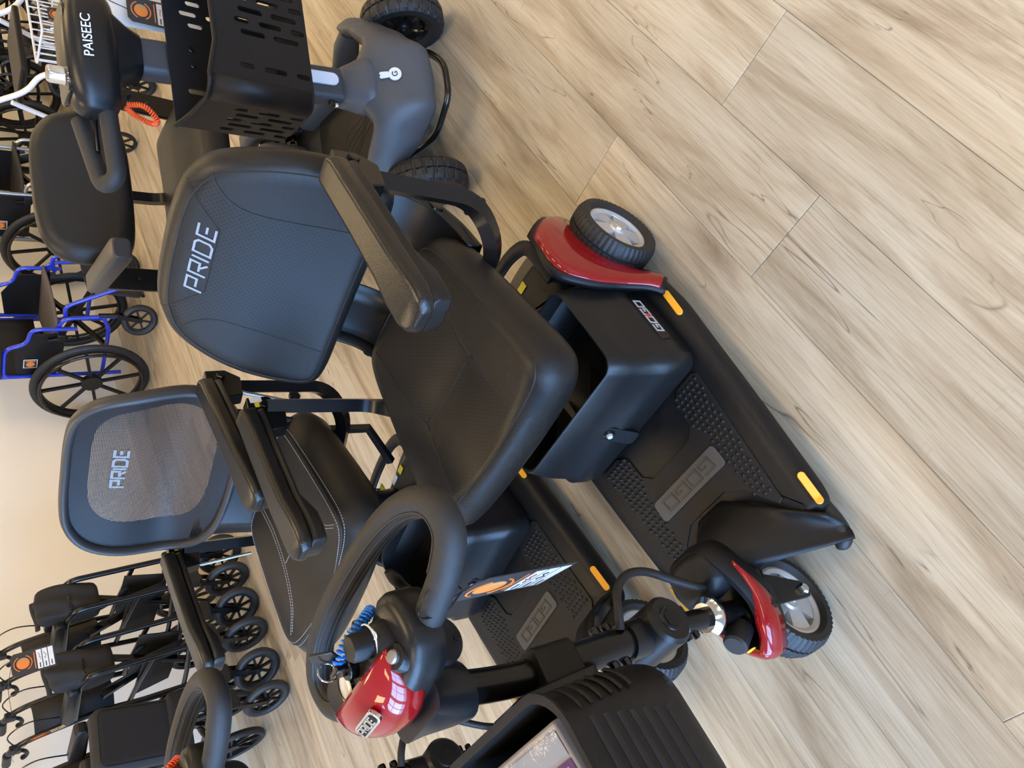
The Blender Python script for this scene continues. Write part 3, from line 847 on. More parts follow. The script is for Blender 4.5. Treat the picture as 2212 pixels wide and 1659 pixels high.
    MB().prism([(-.014, -.009), (.010, -.012), (.016, 0), (.010, .012), (-.014, .009)], -.0015, .0015, T(.560, .030, .858) @ RY(70) @ RZ(20)).build('spare_key', 'gloss_black', q, bevel=.001)
    MB().lathe([(.0005, .004), (.012, .0035), (.016, .002), (.016, 0)], 28, T(.583, -.018, .8225)).build('battery_gauge', 'lens', q)
    MB().lathe([(.016, .003), (.0175, .0035), (.0185, 0), (.016, 0)], 28, T(.583, -.018, .8225), closed=True).build('gauge_rim', 'gloss_black', q)
    MB().lathe([(.020, -.02), (.015, .012), (.013, .016), (.0005, .016)], 20, toward((-.15, .35, .92), (.604, .078, .796))).build('button_boss', 'plastic_fine', q)
    MB().lathe([(.0005, .006), (.006, .006), (.0075, .004), (.0075, 0)], 18, toward((-.15, .35, .92), (.6015, .0835, .8108))).build('horn_button', 'silver', q)
    hl = MB(); hl.tube([(.573+.004*math.cos(a), .082+.004*math.sin(a), .8215) for a in [rad(30*i) for i in range(-2, 8)]], .0008, 4); hl.tube([(.566, .083, .8215), (.569, .083, .8215)], .0008, 4); hl.build('horn_symbol', 'label_white', q)
    # speed levers
    for s in (-1, 1):
        L = cr([(.572, s*.062, .757), (.548, s*.060, .752), (.528, s*.058, .748), (.512, s*.060, .757), (.500, s*.066, .766)], 5)
        MB().tube(L, [.009]*(len(L)-7)+[.011, .012, .0125, .012, .011, .010, .008], 10, flat=.45, up=(0, 0, 1)).build('speed_lever', 'plastic', q, ang=60)
        MB().lathe([(.0005, .005), (.009, .0035), (.0105, 0)], 18, toward((0, s*.4, 1), (.590, s*.100, .786))).build('hinge_cap', 'rubber', q)
    # round sounder under the console
    MB().lathe([(.0005, .030), (.027, .030), (.031, .026), (.032, -.03), (.0005, -.03)], 32, T(.588, .02, .733) @ RX(-90)).build('sounder', 'plastic', q)
    b = MB(); bolt(b, (.576, .05, .751), (0, 1, 0), .004, .002); b.build('sounder_screw', 'gloss_black', q); b = MB(); bolt(b, (.594, .05, .712), (0, 1, 0), .004, .002); b.build('sounder_screw', 'gloss_black', q)
    handle_loop(q, .770, .458, .588, .206, .0172)
    return q

def wheel_shroud(root, red='red'):
    """leaf-shaped collar over the front wheel with its red rim"""
    q = bpy.data.objects.new('front_shroud', None); COL.objects.link(q); q.parent = root
    half = [(.572, 0), (.578, .036), (.605, .056), (.650, .061), (.700, .053), (.740, .034), (.764, .012), (.769, 0)]
    O = dense(mirror_outline(half, 5), .008)
    def leaf(x, y): return (x-.66)*-.22
    b = MB().pad(O, [(.004, .150), (0, .158), (0, .188), (.003, .200), (.010, .207), (.019, .205), (.022, .19), (.022, .170)], inner=2)
    b.xf(lambda p: (p.x, p.y, p.z+(.030 if p.x < .62 else .03*max(0, (.69-p.x)/.07) if p.x < .69 else 0)-.012*max(0, p.x-.69)/.08))
    b.build('collar', 'plastic', q, ang=50)
    # rear hump of the collar
    half2 = [(.574, 0), (.580, .036), (.603, .053), (.640, .05), (.655, .03), (.66, 0)]
    MB().pad(dense(mirror_outline(half2, 5), .01), [(.0, .20), (.003, .228), (.012, .241), (.02, .243)], inner=4).build('collar_hump', 'plastic', q, ang=50)
    # red insert: band round the front two thirds of the leaf
    P = [V((x, y)) for x, y in O]; n = len(P)
    start = [i for i in range(n) if P[i].x > .625]
    idx = sorted(start, key=lambda i: math.atan2(P[i].y, P[i].x-.66))
    pts = [P[i] for i in idx]
    rows = []
    for off, z in ((-.0025, .168), (-.0035, .188), (.000, .203), (.008, .2105), (.016, .209)):
        row = []
        for i, p in enumerate(pts):
            t = (pts[min(i+1, len(pts)-1)]-pts[max(i-1, 0)]).normalized(); nn = V((-t.y, t.x))
            if nn.dot(V((.67, 0))-p) < 0: nn = -nn
            e = min(1, min(i, len(pts)-1-i)/10)
            o = .003+(off-.003)*e if off > 0 else off
            k = p+nn*o
            zz = z if e >= 1 else .188+(z-.188)*e
            row.append(V((k.x, k.y, zz+.03*max(0, (.69-k.x)/.07)*.9-.012*max(0, k.x-.69)/.08)))
        rows.append(row)
    MB().rings(rows, False).build('red_trim', red, q, ang=70, solid=.003)
    MB().lathe([(.0005, .012), (.016, .012), (.019, .008), (.019, -.03), (.0005, -.03)], 24, toward((.45, -.1, .88), (.726, -.010, .222))).build('charger_knob', 'rubber', q)
    MB().lathe([(.0005, .0005), (.008, .0005), (.008, 0)], 14, toward((.9, .1, .1), (.747, -.008, .208))).build('knob_mark', 'yellow', q)
    MB().lathe([(.0005, -.03), (.02, -.03), (.02, .03), (.0005, .03)], 20, T(.70, 0, .165)).build('bearing_tube', 'metal_black', q)
    for s in (-1, 1):
        b = MB(); b.prism([(.660, .150), (.712, .172), (.722, .092), (.724, .072), (.710, .062), (.696, .072)], -.003, .003, T(0, s*.047, 0) @ RX(90)); b.tube([(.655, s*.047, .152), (.714, s*.047, .177)], .0095, 12)
        b.build('fork_plate', 'metal_black', q, bevel=.0012)
        b = MB(); bolt(b, (.710, s*.050, .083), (0, s, 0), .009, .009); b.build('axle_bolt', 'chrome', q)
    return q

def padded_seat(root):
    q = bpy.data.objects.new('seat', None); COL.objects.link(q); q.parent = root
    MB().lathe([(.0005, .0), (.024, 0), (.024, .19), (.0005, .19)], 20, T(.12, 0, .23)).build('seat_post', 'metal_black', q)
    MB().box((.13, 0, .402), (.22, .24, .02)).build('seat_plate', 'metal_black', q, bevel=.004)
    half = [(-.045, 0), (-.043, .10), (-.028, .145), (.02, .168), (.10, .182), (.20, .198), (.29, .210), (.325, .200), (.345, .165), (.352, .08), (.353, 0)]
    O = dense(mirror_outline(half, 5), .016)
    # centre panel that carries the perforation
    cen = [(-.03, .112), (.083, .104), (.19, .089), (.265, .100), (.345, .116), (.345, -.116), (.265, -.100), (.19, -.089), (.083, -.104), (-.03, -.112)]
    f = lambda x, y: .006*math.cos(min(1, abs(y)/.2)*PI)*-1-.012*math.exp(-((x-.19)/.05)**2)*(abs(y) < .09)*.35
    b = MB().pad(O, [(.02, .412), (.004, .416), (-.003, .432), (-.004, .452), (.002, .474), (.012, .486), (.024, .491)], top=f, inner=16, zone=lambda c: c.z > .48 and inside((c.x, c.y), cen))
    bv = b.bvh()
    o = b.build('cushion', ['vinyl', 'vinyl_perforated'], q, ang=70)
    uv_from(o, lambda p: ((p.x+p.y)*112, (p.x-p.y)*112))
    D = (0, 0, -1)
    sm = MB()
    for s in (-1, 1): sm.tube(drape([(x, y*s, 0) for x, y in [(p.x, p.y) for p in cr([(a, c, 0) for a, c in cen[:5]], 6)]], bv, D, -.0007, .9), .0016, 5)
    ln = [(p.x, p.y, 0) for p in [V((x, y)) for x, y in O]]
    c = V((.15, 0, 0)); ring = []
    for i, p in enumerate(ln):
        t = (V(ln[(i+1) % len(ln)])-V(ln[i-1])).normalized(); nn = V((-t.y, t.x, 0))
        if nn.dot(c-V(p)) < 0: nn = -nn
        ring.append(V(p)+nn*.017)
    sm.tube(drape(ring, bv, D, -.0007, .9), .0016, 5, closed=True)
    sm.tube(drape([(.19, y/100, 0) for y in range(-8, 9, 2)], bv, D, .0002, .9), .0008, 5)
    sm.build('seam', 'thread', o)
    # backrest
    g = bpy.data.objects.new('backrest', None); COL.objects.link(g); g.parent = q
    up = V((-.339, 0, .941)); nf = V((.941, 0, .339)); c0 = V((-.097, 0, .697))
    mx = frame(c0, (0, 1, 0), nf)       # x' = left, y' = up the back, z' = out of the face
    half = [(.162, 0), (.160, .07), (.150, .125), (.120, .172), (.06, .206), (-.01, .226), (-.075, .230), (-.125, .222), (-.147, .19), (-.150, .10), (-.150, 0)]
    O = dense([(y, x) for x, y in mirror_outline(half, 5)], .016)
    fb = lambda x, y: .28*x*x+.10*y*y*(1 if y < 0 else .2)-.004-.6*max(0, y)**2
    cenb = [(.150, .10), (.118, .085), (.112, .06), (.118, 0), (.125, -.06), (.13, -.128), (-.13, -.128), (-.125, -.06), (-.118, 0), (-.112, .06), (-.118, .085), (-.150, .10), (-.14, .15), (.14, .15)]
    logo = [(.062, .088), (.115, .135), (.12, .17), (-.12, .17), (-.115, .135), (-.062, .088)]
    b = MB().pad(O, [(.03, -.045), (.008, -.042), (0, -.03), (-.002, -.012), (.004, .004), (.014, .012), (.026, .0145)], inner=18, zone=lambda c: c.z > .0 and inside((c.x, c.y), cenb) and not inside((c.x, c.y), logo))
    b.xf(lambda p: (p.x, p.y, p.z+fb(p.x, p.y)))
    bvl = b.bvh(); b.xf(lambda p: mx @ p)
    o = b.build('back_cushion', ['vinyl', 'vinyl_perforated'], g, ang=70)
    inv = mx.inverted()
    uv_from(o, lambda p: (((inv @ p).x+(inv @ p).y)*112, ((inv @ p).x-(inv @ p).y)*112))
    sm = MB(); DZ = (0, 0, -1)
    def on_back(path, r, cl=False, k=6): sm.tube([mx @ p for p in drape(cr([(x, y, 0) for x, y in path], k, cl), bvl, DZ, .0002, .9)], r, 5, closed=cl)
    for s in (-1, 1):
        on_back([(s*.158, .118), (s*.140, .106), (s*.122, .085), (s*.113, .055), (s*.116, 0), (s*.124, -.06), (s*.132, -.125)], .0011)
    on_back([(.125, .148), (.093, .118)], .0011); on_back([(.093, .118), (.0625, .0885)], .0011)
    on_back([(.0625, .0885), (0, .0885), (-.0625, .0885)], .0011); on_back([(-.0625, .0885), (-.093, .118)], .0011); on_back([(-.093, .118), (-.125, .148)], .0011)
    ring = []
    for i, p in enumerate(O):
        t = (V(O[(i+1) % len(O)])-V(O[i-1])).normalized(); nn = V((-t.y, t.x))
        if nn.dot(-V(p)) < 0: nn = -nn
        ring.append(V(p)+nn*.017)
    sm.tube([mx @ p for p in drape([(p.x, p.y, 0) for p in ring], bvl, DZ, .0002, .9)], .0012, 5, closed=True)
    sm.build('seam', 'thread', o)
    lt = strokes(MB(), 'PRIDE', .0265, .0036, .0010, MX.Identity(4), gap=.36, slant=.18, sx=1.08)
    lt.xf(lambda p: mx @ (drape([(p.x, p.y+.106, 0)], bvl, DZ, .0004, .9)[0]+V((0, 0, p.z))))
    lt.build('lettering', 'embroidery', o)
    # hinge shells each side between cushion and back
    for s in (-1, 1):
        y0 = .168
        pth = cr([(-.150, 0, .640), (-.150, 0, .56), (-.135, 0, .50), (-.10, 0, .448), (-.045, 0, .418), (.02, 0, .408)], 5)
        rows = []
        for i, p in enumerate(pth):
            k = i/(len(pth)-1)
            w = .045+.02*math.sin(PI*k); ins = .030
            t = (pth[min(i+1, len(pth)-1)]-pth[max(i-1, 0)]).normalized(); nn = V((-t.z, 0, t.x)); nn = nn if nn.x > 0 else -nn
            rows.append([p+V((0, s*(y0-.125), 0))+nn*.010, p+V((0, s*(y0-.075), 0))+nn*.002, p+V((0, s*(y0-.02), 0))-nn*.004, p+V((0, s*(y0+.004), 0)), p+V((0, s*(y0+.006), 0))+nn*ins])
        MB().rings(rows, False).build('hinge_shell', 'plastic_fine', q, ang=50, solid=.004)
        b = MB(); bolt(b, (-.078, s*.174, .452), (0, s, 0), .013, .008, 16); b.build('hinge_bolt', 'gloss_black', q)
        armrest(q, s, -.012, .292, .262, .715)
    MB().tube([(-.05, .19, .41), (-.02, .235, .415)], .006, 8).build('recline_lever', 'plastic', q)
    return q

def basket_solid(root):
    """deep moulded basket with dark strips on its sides in place of open slots"""
    q = bpy.data.objects.new('basket', None); COL.objects.link(q); q.parent = root
    x0, x1 = .697, .935
    def sec(z, hw, xa, xb, r):
        return [V((p[0], p[1], z)) for p in rrect(xb-xa, 2*hw, r, 6, (xa+xb)/2, 0)]
    o = [sec(.492, .080, x0+.012, x1-.06, .045), sec(.500, .100, x0+.006, x1-.035, .055), sec(.525, .115, x0+.003, x1-.018, .06), sec(.60, .128, x0, x1-.004, .055), (sec(.69, .139, x0-.002, x1+.006, .05)), sec(.697, .143, x0-.006, x1+.012, .05), sec(.70, .143, x0-.006, x1+.012, .05)]
    i = [sec(.70, .135, x0+.004, x1+.002, .045), sec(.60, .124, x0+.004, x1-.008, .05), sec(.53, .111, x0+.008, x1-.022, .055), sec(.503, .092, x0+.012, x1-.045, .05)]
    tb = MB().rings(o+i, True, (True, True)); tbv = tb.bvh(); tb.build('tub', 'plastic', q, ang=35)
    for s in (-1, 1):
        for k in range(7):
            z = .664-.0195*k; xa = .742+.004*k; xb = .872-.003*k
            P = drape([(xa+(xb-xa)*j/8, s*.2, z) for j in range(9)], tbv, (0, -s, 0), .0, .1)
            MB().tube(P, .0044, 8, flat=.4, up=(0, 1, 0)).build('dark_slot_strip', 'thread', q, ang=60)  # strip on the closed wall; the dark of a slot is its colour
        for k in range(6):
            z = .668-.017*k; hw = .128+.011*(z-.60)/.09; rc = .05
            P = [(x0+rc+(rc+.0005)*math.cos(a_), s*(hw-rc+(rc+.0005)*math.sin(a_)), z) for a_ in [rad(108+8*j) for j in range(7)]]
            MB().tube(P, .0026, 6).build('corner_rib', 'plastic', q, ang=60)
    b = MB().box((.688, 0, .60), (.020, .08, .12)); b.build('mount_plate', 'metal_black', q, bevel=.003)
    return q

main = thing('mobility_scooter', 'red and black three-wheel mobility scooter with padded seat, nearest the camera', 'mobility scooter', (.813, .78, 0), 180.5, 'mobility scooters')
for s in (-1, 1): wheel(main, (0, s*.205, .088), .088, .056, .061, dish=s)
wheel(main, (.710, 0, .084), .084, .060, .060, dish=1)
deck(main, False); battery_box(main); rear_body(main, 'red'); front_cover(main); wheel_shroud(main); padded_seat(main); tl = tiller(main); basket_solid(main)
# spiral key cord on the console
coil([(.571, .022, .845), (.556, .045, .832), (.545, .06, .815), (.535, .06, .80)], .0055, 16, .0016).build('key_cord', 'cord_blue', tl)
# ------------------------------------------------------------------ the black four-wheel scooter with the netting seat
def stitch(mb, P, r=.0006, dash=.0042, gap=.0022):
    """short thread dashes along a path"""
    L = 0; acc = []
    for a, b in zip(P[:-1], P[1:]):
        acc.append((L, a, b)); L += (b-a).length
    def at(s):
        for l, a, b in acc:
            d = (b-a).length
            if l <= s <= l+d and d > 0: return a.lerp(b, (s-l)/d)
        return P[-1]
    s = 0
    while s+dash < L:
        mb.tube([at(s), at(s+dash)], r, 4); s += dash+gap
def netting_seat(root):
    q = bpy.data.objects.new('seat', None); COL.objects.link(q); q.parent = root
    MB().lathe([(.0005, 0), (.024, 0), (.024, .25), (.0005, .25)], 20, T(.035, 0, .23)).build('seat_post', 'metal_black', q)
    MB().box((.06, 0, .452), (.24, .26, .02)).build('seat_plate', 'metal_black', q, bevel=.004)
    half = [(-.125, 0), (-.123, .10), (-.112, .165), (-.07, .200), (.02, .218), (.12, .232), (.20, .238), (.245, .222), (.268, .18), (.278, .09), (.280, 0)]
    O = dense(mirror_outline(half, 5), .016)
    f = lambda x, y: .012*(abs(y)/.2)**2-.008*math.exp(-(y/.11)**2)-.012*max(0, (x-.19)/.09)**2
    b = MB().pad(O, [(.03, .450), (.006, .455), (-.006, .475), (-.008, .497), (.002, .520), (.016, .533), (.03, .538)], top=f, inner=16)
    bv = b.bvh(); o = b.build('cushion', 'vinyl_grey', q, ang=70)
    D = (0, 0, -1); sm = MB(); st = MB()
    def ring(ins):
        out = []
        for i, p in enumerate(O):
            t = (V(O[(i+1) % len(O)])-V(O[i-1])).normalized(); nn = V((-t.y, t.x))
            if nn.dot(V((.07, 0))-V(p)) < 0: nn = -nn
            k = V(p)+nn*ins; out.append((k.x, k.y, 0))
        return drape(out+[out[0]], bv, D, .0003, .9)
    sm.tube(ring(.026), .0014, 5)
    stitch(st, ring(.0215)); stitch(st, ring(.031))
    for s in (-1, 1):
        pth = [(-.10, s*.09), (0, s*.085), (.09, s*.10), (.17, s*.135), (.215, s*.185)]
        for off in (-.005, .005):
            stitch(st, drape(cr([(x, y+off, 0) for x, y in pth], 8), bv, D, .0003, .9))
    stitch(st, drape([(.09, y/100, 0) for y in range(-9, 10)], bv, D, .0003, .9))
    sm.build('seam', 'thread', o); st.build('stitching', 'thread_white', o)
    # back: moulded frame, netting, backing border
    g = bpy.data.objects.new('backrest', None); COL.objects.link(g); g.parent = q
    up = V((-.26, 0, .966)); nf = V((.966, 0, .26)); mx = frame((-.170, 0, .765), (0, 1, 0), nf)
    half = [(.160, 0), (.158, .10), (.145, .165), (.105, .212), (.03, .236), (-.05, .242), (-.11, .225), (-.150, .17), (-.165, .09), (-.168, 0)]
    O = dense([(y, x) for x, y in mirror_outline(half, 5)], .014)
    sag = lambda x, y: .55*x*x-.035*math.exp(-((y+.06)/.09)**2)+.02
    fr = [mx @ V((x, y, sag(x, y))) for x, y in O]
    MB().tube(fr, .0095, 10, closed=True, flat=1.7, up=tuple(nf)).build('back_frame', 'plastic_grey', g, ang=70)
    K = 20
    def sheet(s0, s1, dz, k=K):
        rows = []
        for j in range(k+1):
            s = s0+(s1-s0)*j/k
            rows.append([mx @ V((x*s, y*s, sag(x, y)*s*s+sag(0, y*s)*(1-s*s)+dz-.012*(1-s*s))) for x, y in O])
        return rows
    n = MB().rings(sheet(1, .02, .0), True, (False, True))
    o = n.build('netting', 'netting', g, ang=80)
    inv = mx.inverted()
    uv_from(o, lambda p: ((inv @ p).x*270, (inv @ p).y*350))
    nb = MB().rings(sheet(1, .74, -.012, 5), True, (False, False)); nb.build('backing_border', 'cloth', g, ang=80)
    lt = strokes(MB(), 'PRIDE', .026, .0055, .001, MX.Identity(4), gap=.30, slant=.14)
    lt.xf(lambda p: mx @ V((p.x, p.y+.062, sag(0, p.y+.062)-.004+p.z)))
    lt.build('lettering', 'embroidery', g)
    # lower shell that carries the back
    rows = []
    for j in range(7):
        v = j/6; row = []
        for i in range(13):
            t = -1+2*i/12
            z = .640-.165*v+.03*abs(t)**2*(1-v); x = -.150+.03*math.sin(v*PI/2)+.05*v*v
            row.append(V((x+.03*t*t*(1-v), t*(.205-.02*v), z)))
        rows.append(row)
    MB().rings(rows, False).build('back_shell', 'plastic_fine', g, ang=60, solid=.008)
    for s in (-1, 1):
        a = armrest(q, s, -.120, .200, .272, .725)
        MB().tube([(-.095, s*.01, .665), (-.085, s*.005, .640), (-.07, -s*.02, .53)], [.0025, .0045, .003], 8).build('adjust_rod', 'steel_dark', a)
        b = MB(); bolt(b, (-.13, s*.212, .505), (0, s, 0), .013, .008, 16); b.build('hinge_bolt', 'gloss_black', q)
    for s in (-1, 1): MB().tube([(-.08, s*.15, .46), (-.03, s*.19, .36), (.02, s*.12, .30)], .011, 4).build('brace', 'metal_black', q)
    return q
four = thing('mobility_scooter', 'black four-wheel mobility scooter with see-through netting backrest and white stitched seat', 'mobility scooter', (.836, 1.401, 0), 187, 'mobility scooters')
for s in (-1, 1):
    wheel(four, (0, s*.212, .092), .092, .06, .055, style='ribbed', dish=s)
    wheel(four, (.672, s*.232, .088), .088, .058, .062, style='ribbed', dish=s, steer=4)
deck(four, True); battery_box(four, sticker=False); rear_body(four, 'plastic_fine'); netting_seat(four)
t4 = tiller(four, red='plastic_fine'); t4.rotation_euler = (0, rad(-4.2), 0); t4.location = (.0135, 0, .05)
# front suspension and body between the front wheels
MB().pad(dense(mirror_outline([(.60, 0), (.60, .10), (.63, .135), (.70, .12), (.75, .07), (.765, 0)], 5), .015), [(.01, .07), (0, .09), (.004, .16), (.02, .20), (.04, .215)], inner=4).build('front_body', 'plastic', four, ang=50)
for s in (-1, 1):
    MB().tube([(.672, s*.05, .09), (.672, s*.215, .088)], .012, 10).build('front_axle', 'metal_black', four)
    cl = coil([(.655, s*.10, .165), (.665, s*.15, .12), (.672, s*.19, .10)], .018, 6, .0035); cl.build('spring', 'alloy', four, ang=60)
    P = [V((.672+.115*math.cos(a), s*.205, .085+.115*math.sin(a))) for a in [rad(100+8*i) for i in range(11)]]
    MB().rings([[p+V((0, -s*.045, 0)) for p in P], [p+V((0, s*.03, 0)) for p in P]], False).build('wheel_fender', 'plastic', four, solid=.006)
coil([(.571, .022, .845), (.556, .045, .832), (.545, .06, .815), (.535, .06, .80)], .0055, 16, .0016).build('key_cord', 'orange', t4)
lv = MB().lathe([(.0005, .04), (.009, .04), (.0105, .034), (.0105, .004), (.0005, 0)], 12, toward((-.25, -.1, .9), (-.045, -.055, .272)), mod=lambda k, j: 0).build('freewheel_lever', 'yellow', four)
MB().tube([(-.038, -.053, .245), (-.045, -.055, .274)], .004, 8).build('lever_rod', 'chrome', four)
MB().box((-.022, -.05, .2395), (.05, .018, .003)).build('lever_label', 'yellow', four)
# ------------------------------------------------------------------ the grey scooter
def plate_holes(outline, holes, th, mx, name, mt, parent):
    """flat plate with holes cut through it"""
    cu = bpy.data.curves.new(name, 'CURVE'); cu.dimensions = '2D'; cu.fill_mode = 'BOTH'; cu.extrude = th/2
    for pl in [outline]+holes:
        sp = cu.splines.new('POLY'); sp.points.add(len(pl)-1); sp.use_cyclic_u = True
        for q, p in zip(sp.points, pl): q.co = (p[0], p[1], 0, 1)
    o = bpy.data.objects.new(name, cu); COL.objects.link(o)
    dg = bpy.context.evaluated_depsgraph_get(); me = bpy.data.meshes.new_from_object(o.evaluated_get(dg))
    bpy.data.objects.remove(o); bpy.data.curves.remove(cu)
    me.transform(mx); me.materials.clear(); me.materials.append(MAT[mt])
    o = bpy.data.objects.new(name, me); COL.objects.link(o); o.parent = parent
    return o
grey = thing('mobility_scooter', 'matte grey four-wheel scooter with slotted front basket and black bumper bar', 'mobility scooter', (1.575, .765, 0), 237, 'mobility scooters')
for s in (-1, 1):
    wheel(grey, (.015, s*.218, .108), .108, .064, .066, style='dark', tread='chevron', dish=s)
    wheel(grey, (-.70, s*.218, .108), .108, .064, .066, style='dark', tread='chevron', dish=s)
# shield: horseshoe shell wrapping back on both sides
def shield():
    def lerp(tab, a):
        for (a0, *p0), (a1, *p1) in zip(tab[:-1], tab[1:]):
            if a <= a1:
                t = (a-a0)/(a1-a0); t = t*t*(3-2*t)*.5+t*.5
                return [q0+(q1-q0)*t for q0, q1 in zip(p0, p1)]
        return list(tab[-1][1:])
    crest = [(0, .030, .300), (.2, .045, .285), (.45, .060, .262), (.75, .0, .258), (.9, -.06, .250), (1.0, -.085, .242)]
    lip = [(0, .150, .150), (.3, .143, .150), (.58, .078, .158), (.8, .028, .188), (.93, -.01, .222), (1.0, -.05, .238)]
    N = 44; rows = [[] for _ in range(8)]
    for i in range(N+1):
        t = -1+2*i/N; a = abs(t); y = .226*t
        c = lerp(crest, a); l = lerp(lip, a)
        C_ = V((c[0], y, c[1])); L_ = V((l[0], y, l[1])); k = math.sin(PI*min(1, a))*.5+.5*(1-a)
        mid = (C_+L_)/2+V((.020, 0, .016))*k
        up_ = C_*.78+L_*.22+V((.012, 0, .012))*k
        lo_ = C_*.22+L_*.78+V((.012, 0, .006))*k
        w = 1-a**3*.9
        for r, p in zip(rows, (C_+V((-.045*w, 0, -.062*w)), C_+V((-.018*w, 0, -.010*w)), C_, up_, mid, lo_, L_, L_+V((-.022*w, 0, -.026*w)))): r.append(p)
    return rows
MB().rings(shield(), False).build('front_shield', 'grey_body', grey, ang=80, solid=.012, sub=1)
MB().rings([[V((p[0], p[1], z)) for p in rrect(sx, sy, r, 5, cx, 0)] for cx, sx, sy, r, z in ((.045, .11, .17, .05, .25), (.030, .095, .125, .045, .28), (.012, .078, .096, .03, .308), (.006, .066, .086, .02, .325))]).build('neck_fairing', 'grey_body', grey, ang=70, sub=1)
# side arms down to the deck
for s in (-1, 1):
    secs = []
    for (x, y, z, w, h) in ((-.075, .208, .215, .030, .055), (-.16, .215, .18, .036, .075), (-.26, .212, .145, .034, .06), (-.36, .21, .125, .03, .04)):
        secs.append([V((x, s*y+p[0], z+p[1])) for p in rrect(w, h, .014, 4)])
    MB().rings(secs).build('side_arm', 'grey_body', grey, ang=60)
MB().pad(dense(rrect(.60, .44, .05, 5, -.36, 0), .03), [(.02, .07), (0, .085), (0, .11), (.01, .12)], inner=3).build('floor_pan', 'plastic_grey', grey, ang=50)
MB().prism(rrect(.40, .33, .04, 5, -.28, 0), .1195, .1235).build('deck_mat', 'rubber_mat', grey, bevel=.001)
w = MB()
for k in range(6):
    P = cr([(-.46+.02*k, -.14+.022*k, .1235), (-.36+.01*k, -.10+.03*k, .1235), (-.27+.012*k, -.03+.02*k, .1235), (-.20+.01*k, .02+.024*k, .1235), (-.11, .04+.018*k, .1235)], 6)
    w.tube([p for p in P if abs(p.y) < .155], .0028, 6, flat=.5, up=(0, 0, 1))
w.build('mat_ridge', 'rubber', grey)
for s in (-1, 1): MB().pad(dense(rrect(.30, .09, .03, 5, -.40, s*.20), .02), [(0, .11), (.003, .15), (.012, .165), (.02, .168)], inner=3).build('deck_side', 'grey_body', grey, ang=50)
MB().tube(bend([(.02, .105, .115), (.085, .105, .105), (.150, .040, .10), (.150, -.045, .10), (.075, -.115, .10), (-.03, -.125, .115)], .03, 6), .0085, 14).build('bumper_bar', 'gloss_black', grey, ang=60)
for s in (-1, 1):
    secs = [[V((x, s*.215+p[0], z+p[1])) for p in rrect(.09, h, .02, 4)] for x, z, h in ((-.50, .16, .05), (-.58, .215, .05), (-.70, .245, .05), (-.82, .215, .05))]
    MB().rings(secs).build('rear_fender', 'grey_body', grey, ang=60)
MB().pad(dense(rrect(.28, .30, .06, 5, -.72, 0), .02), [(0, .10), (0, .22), (.01, .25), (.03, .26)], inner=3).build('rear_body', 'grey_body', grey, ang=50)
em = MB(); mx = frame((.105, .0, .226), (0, 1, 0), (.80, 0, .60))
em.lathe([(.0005, .003), (.015, .003), (.016, 0)], 22, mx @ T(0, -.007, .008)); em.prism([(-.007, .008), (.007, .008), (.008, .027), (.004, .030), (0, .027), (-.004, .030), (-.008, .027)], .008, .011, mx); em.build('emblem', 'label_white', grey)
lg = MB().tube([mx @ V((.006*math.cos(a), -.007+.006*math.sin(a), .0115)) for a in [rad(40+24*k) for k in range(13)]]+[mx @ V((.001, -.007, .0115))], .0012, 5); lg.build('emblem_letter', 'plastic', grey)
# folding column with light strip
gcol = bpy.data.objects.new('tiller', None); COL.objects.link(gcol); gcol.parent = grey
MB().rings([[V((p[0], p[1], 0))+V((x, 0, z)) for p in rrect(.052, w_, .014, 5)] for x, z, w_ in ((.006, .312, .082), (-.004, .40, .082), (-.045, .765, .078))]).build('column', 'grey_column', gcol, ang=40)
MB().prism(rrect(.03, .13, .0148, 6), -.004, .0035, frame((.0265, .004, .395), (0, 1, 0), (1, 0, .11))).build('light_strip', 'lamp_cover', gcol, bevel=.002)
b = MB(); b.box((.012, -.047, .345), (.012, .012, .014)); b.build('fold_latch', 'gloss_black', gcol, bevel=.002)
b = MB(); bolt(b, (.012, -.047, .332), (0, -1, 0), .006, .008); b.build('latch_screw', 'chrome', gcol)
# steering head
hs = []
HZ = .028
for y, cx, cz, sx, sz in ((-.128, -.048, .805, .05, .05), (-.115, -.047, .806, .075, .078), (-.085, -.046, .810, .10, .092), (-.045, -.044, .812, .112, .098), (.0, -.043, .812, .115, .10), (.045, -.044, .812, .112, .098), (.085, -.046, .810, .10, .092), (.115, -.047, .806, .075, .078), (.128, -.048, .805, .05, .05)):
    hs.append([V((cx+p[0], y-.012, cz+HZ+p[1])) for p in rrect(sx, sz, min(sx, sz)*.36, 5)])
MB().rings(hs).build('head', 'plastic_fine', gcol, ang=70, sub=1)
MB().rings([[V((p[0], p[1], z)) for p in rrect(sx, sy, .02, 5, cx, 0)] for cx, sx, sy, z in ((-.044, .062, .088, .748), (-.045, .075, .11, .775), (-.046, .09, .16, .808))]).build('head_neck', 'plastic_fine', gcol, ang=70)
font('PAISEEC', .0245, .0006, frame((.0145, -.004, .852), (0, 1, 0), (.985, 0, .17)), 'lettering', 'label_white', gcol)
MB().prism(rrect(.100, .19, .03, 5, -.062, -.012), .876, .886).build('display_rim', 'gloss_black', gcol, bevel=.003)
MB().lathe([(.0005, .03), (.014, .03), (.0165, .026), (.0165, .004), (.018, 0)], 24, T(-.055, -.060, .886), mod=lambda k, j: .0008*(k % 2)).build('speed_dial', 'chrome', gcol)
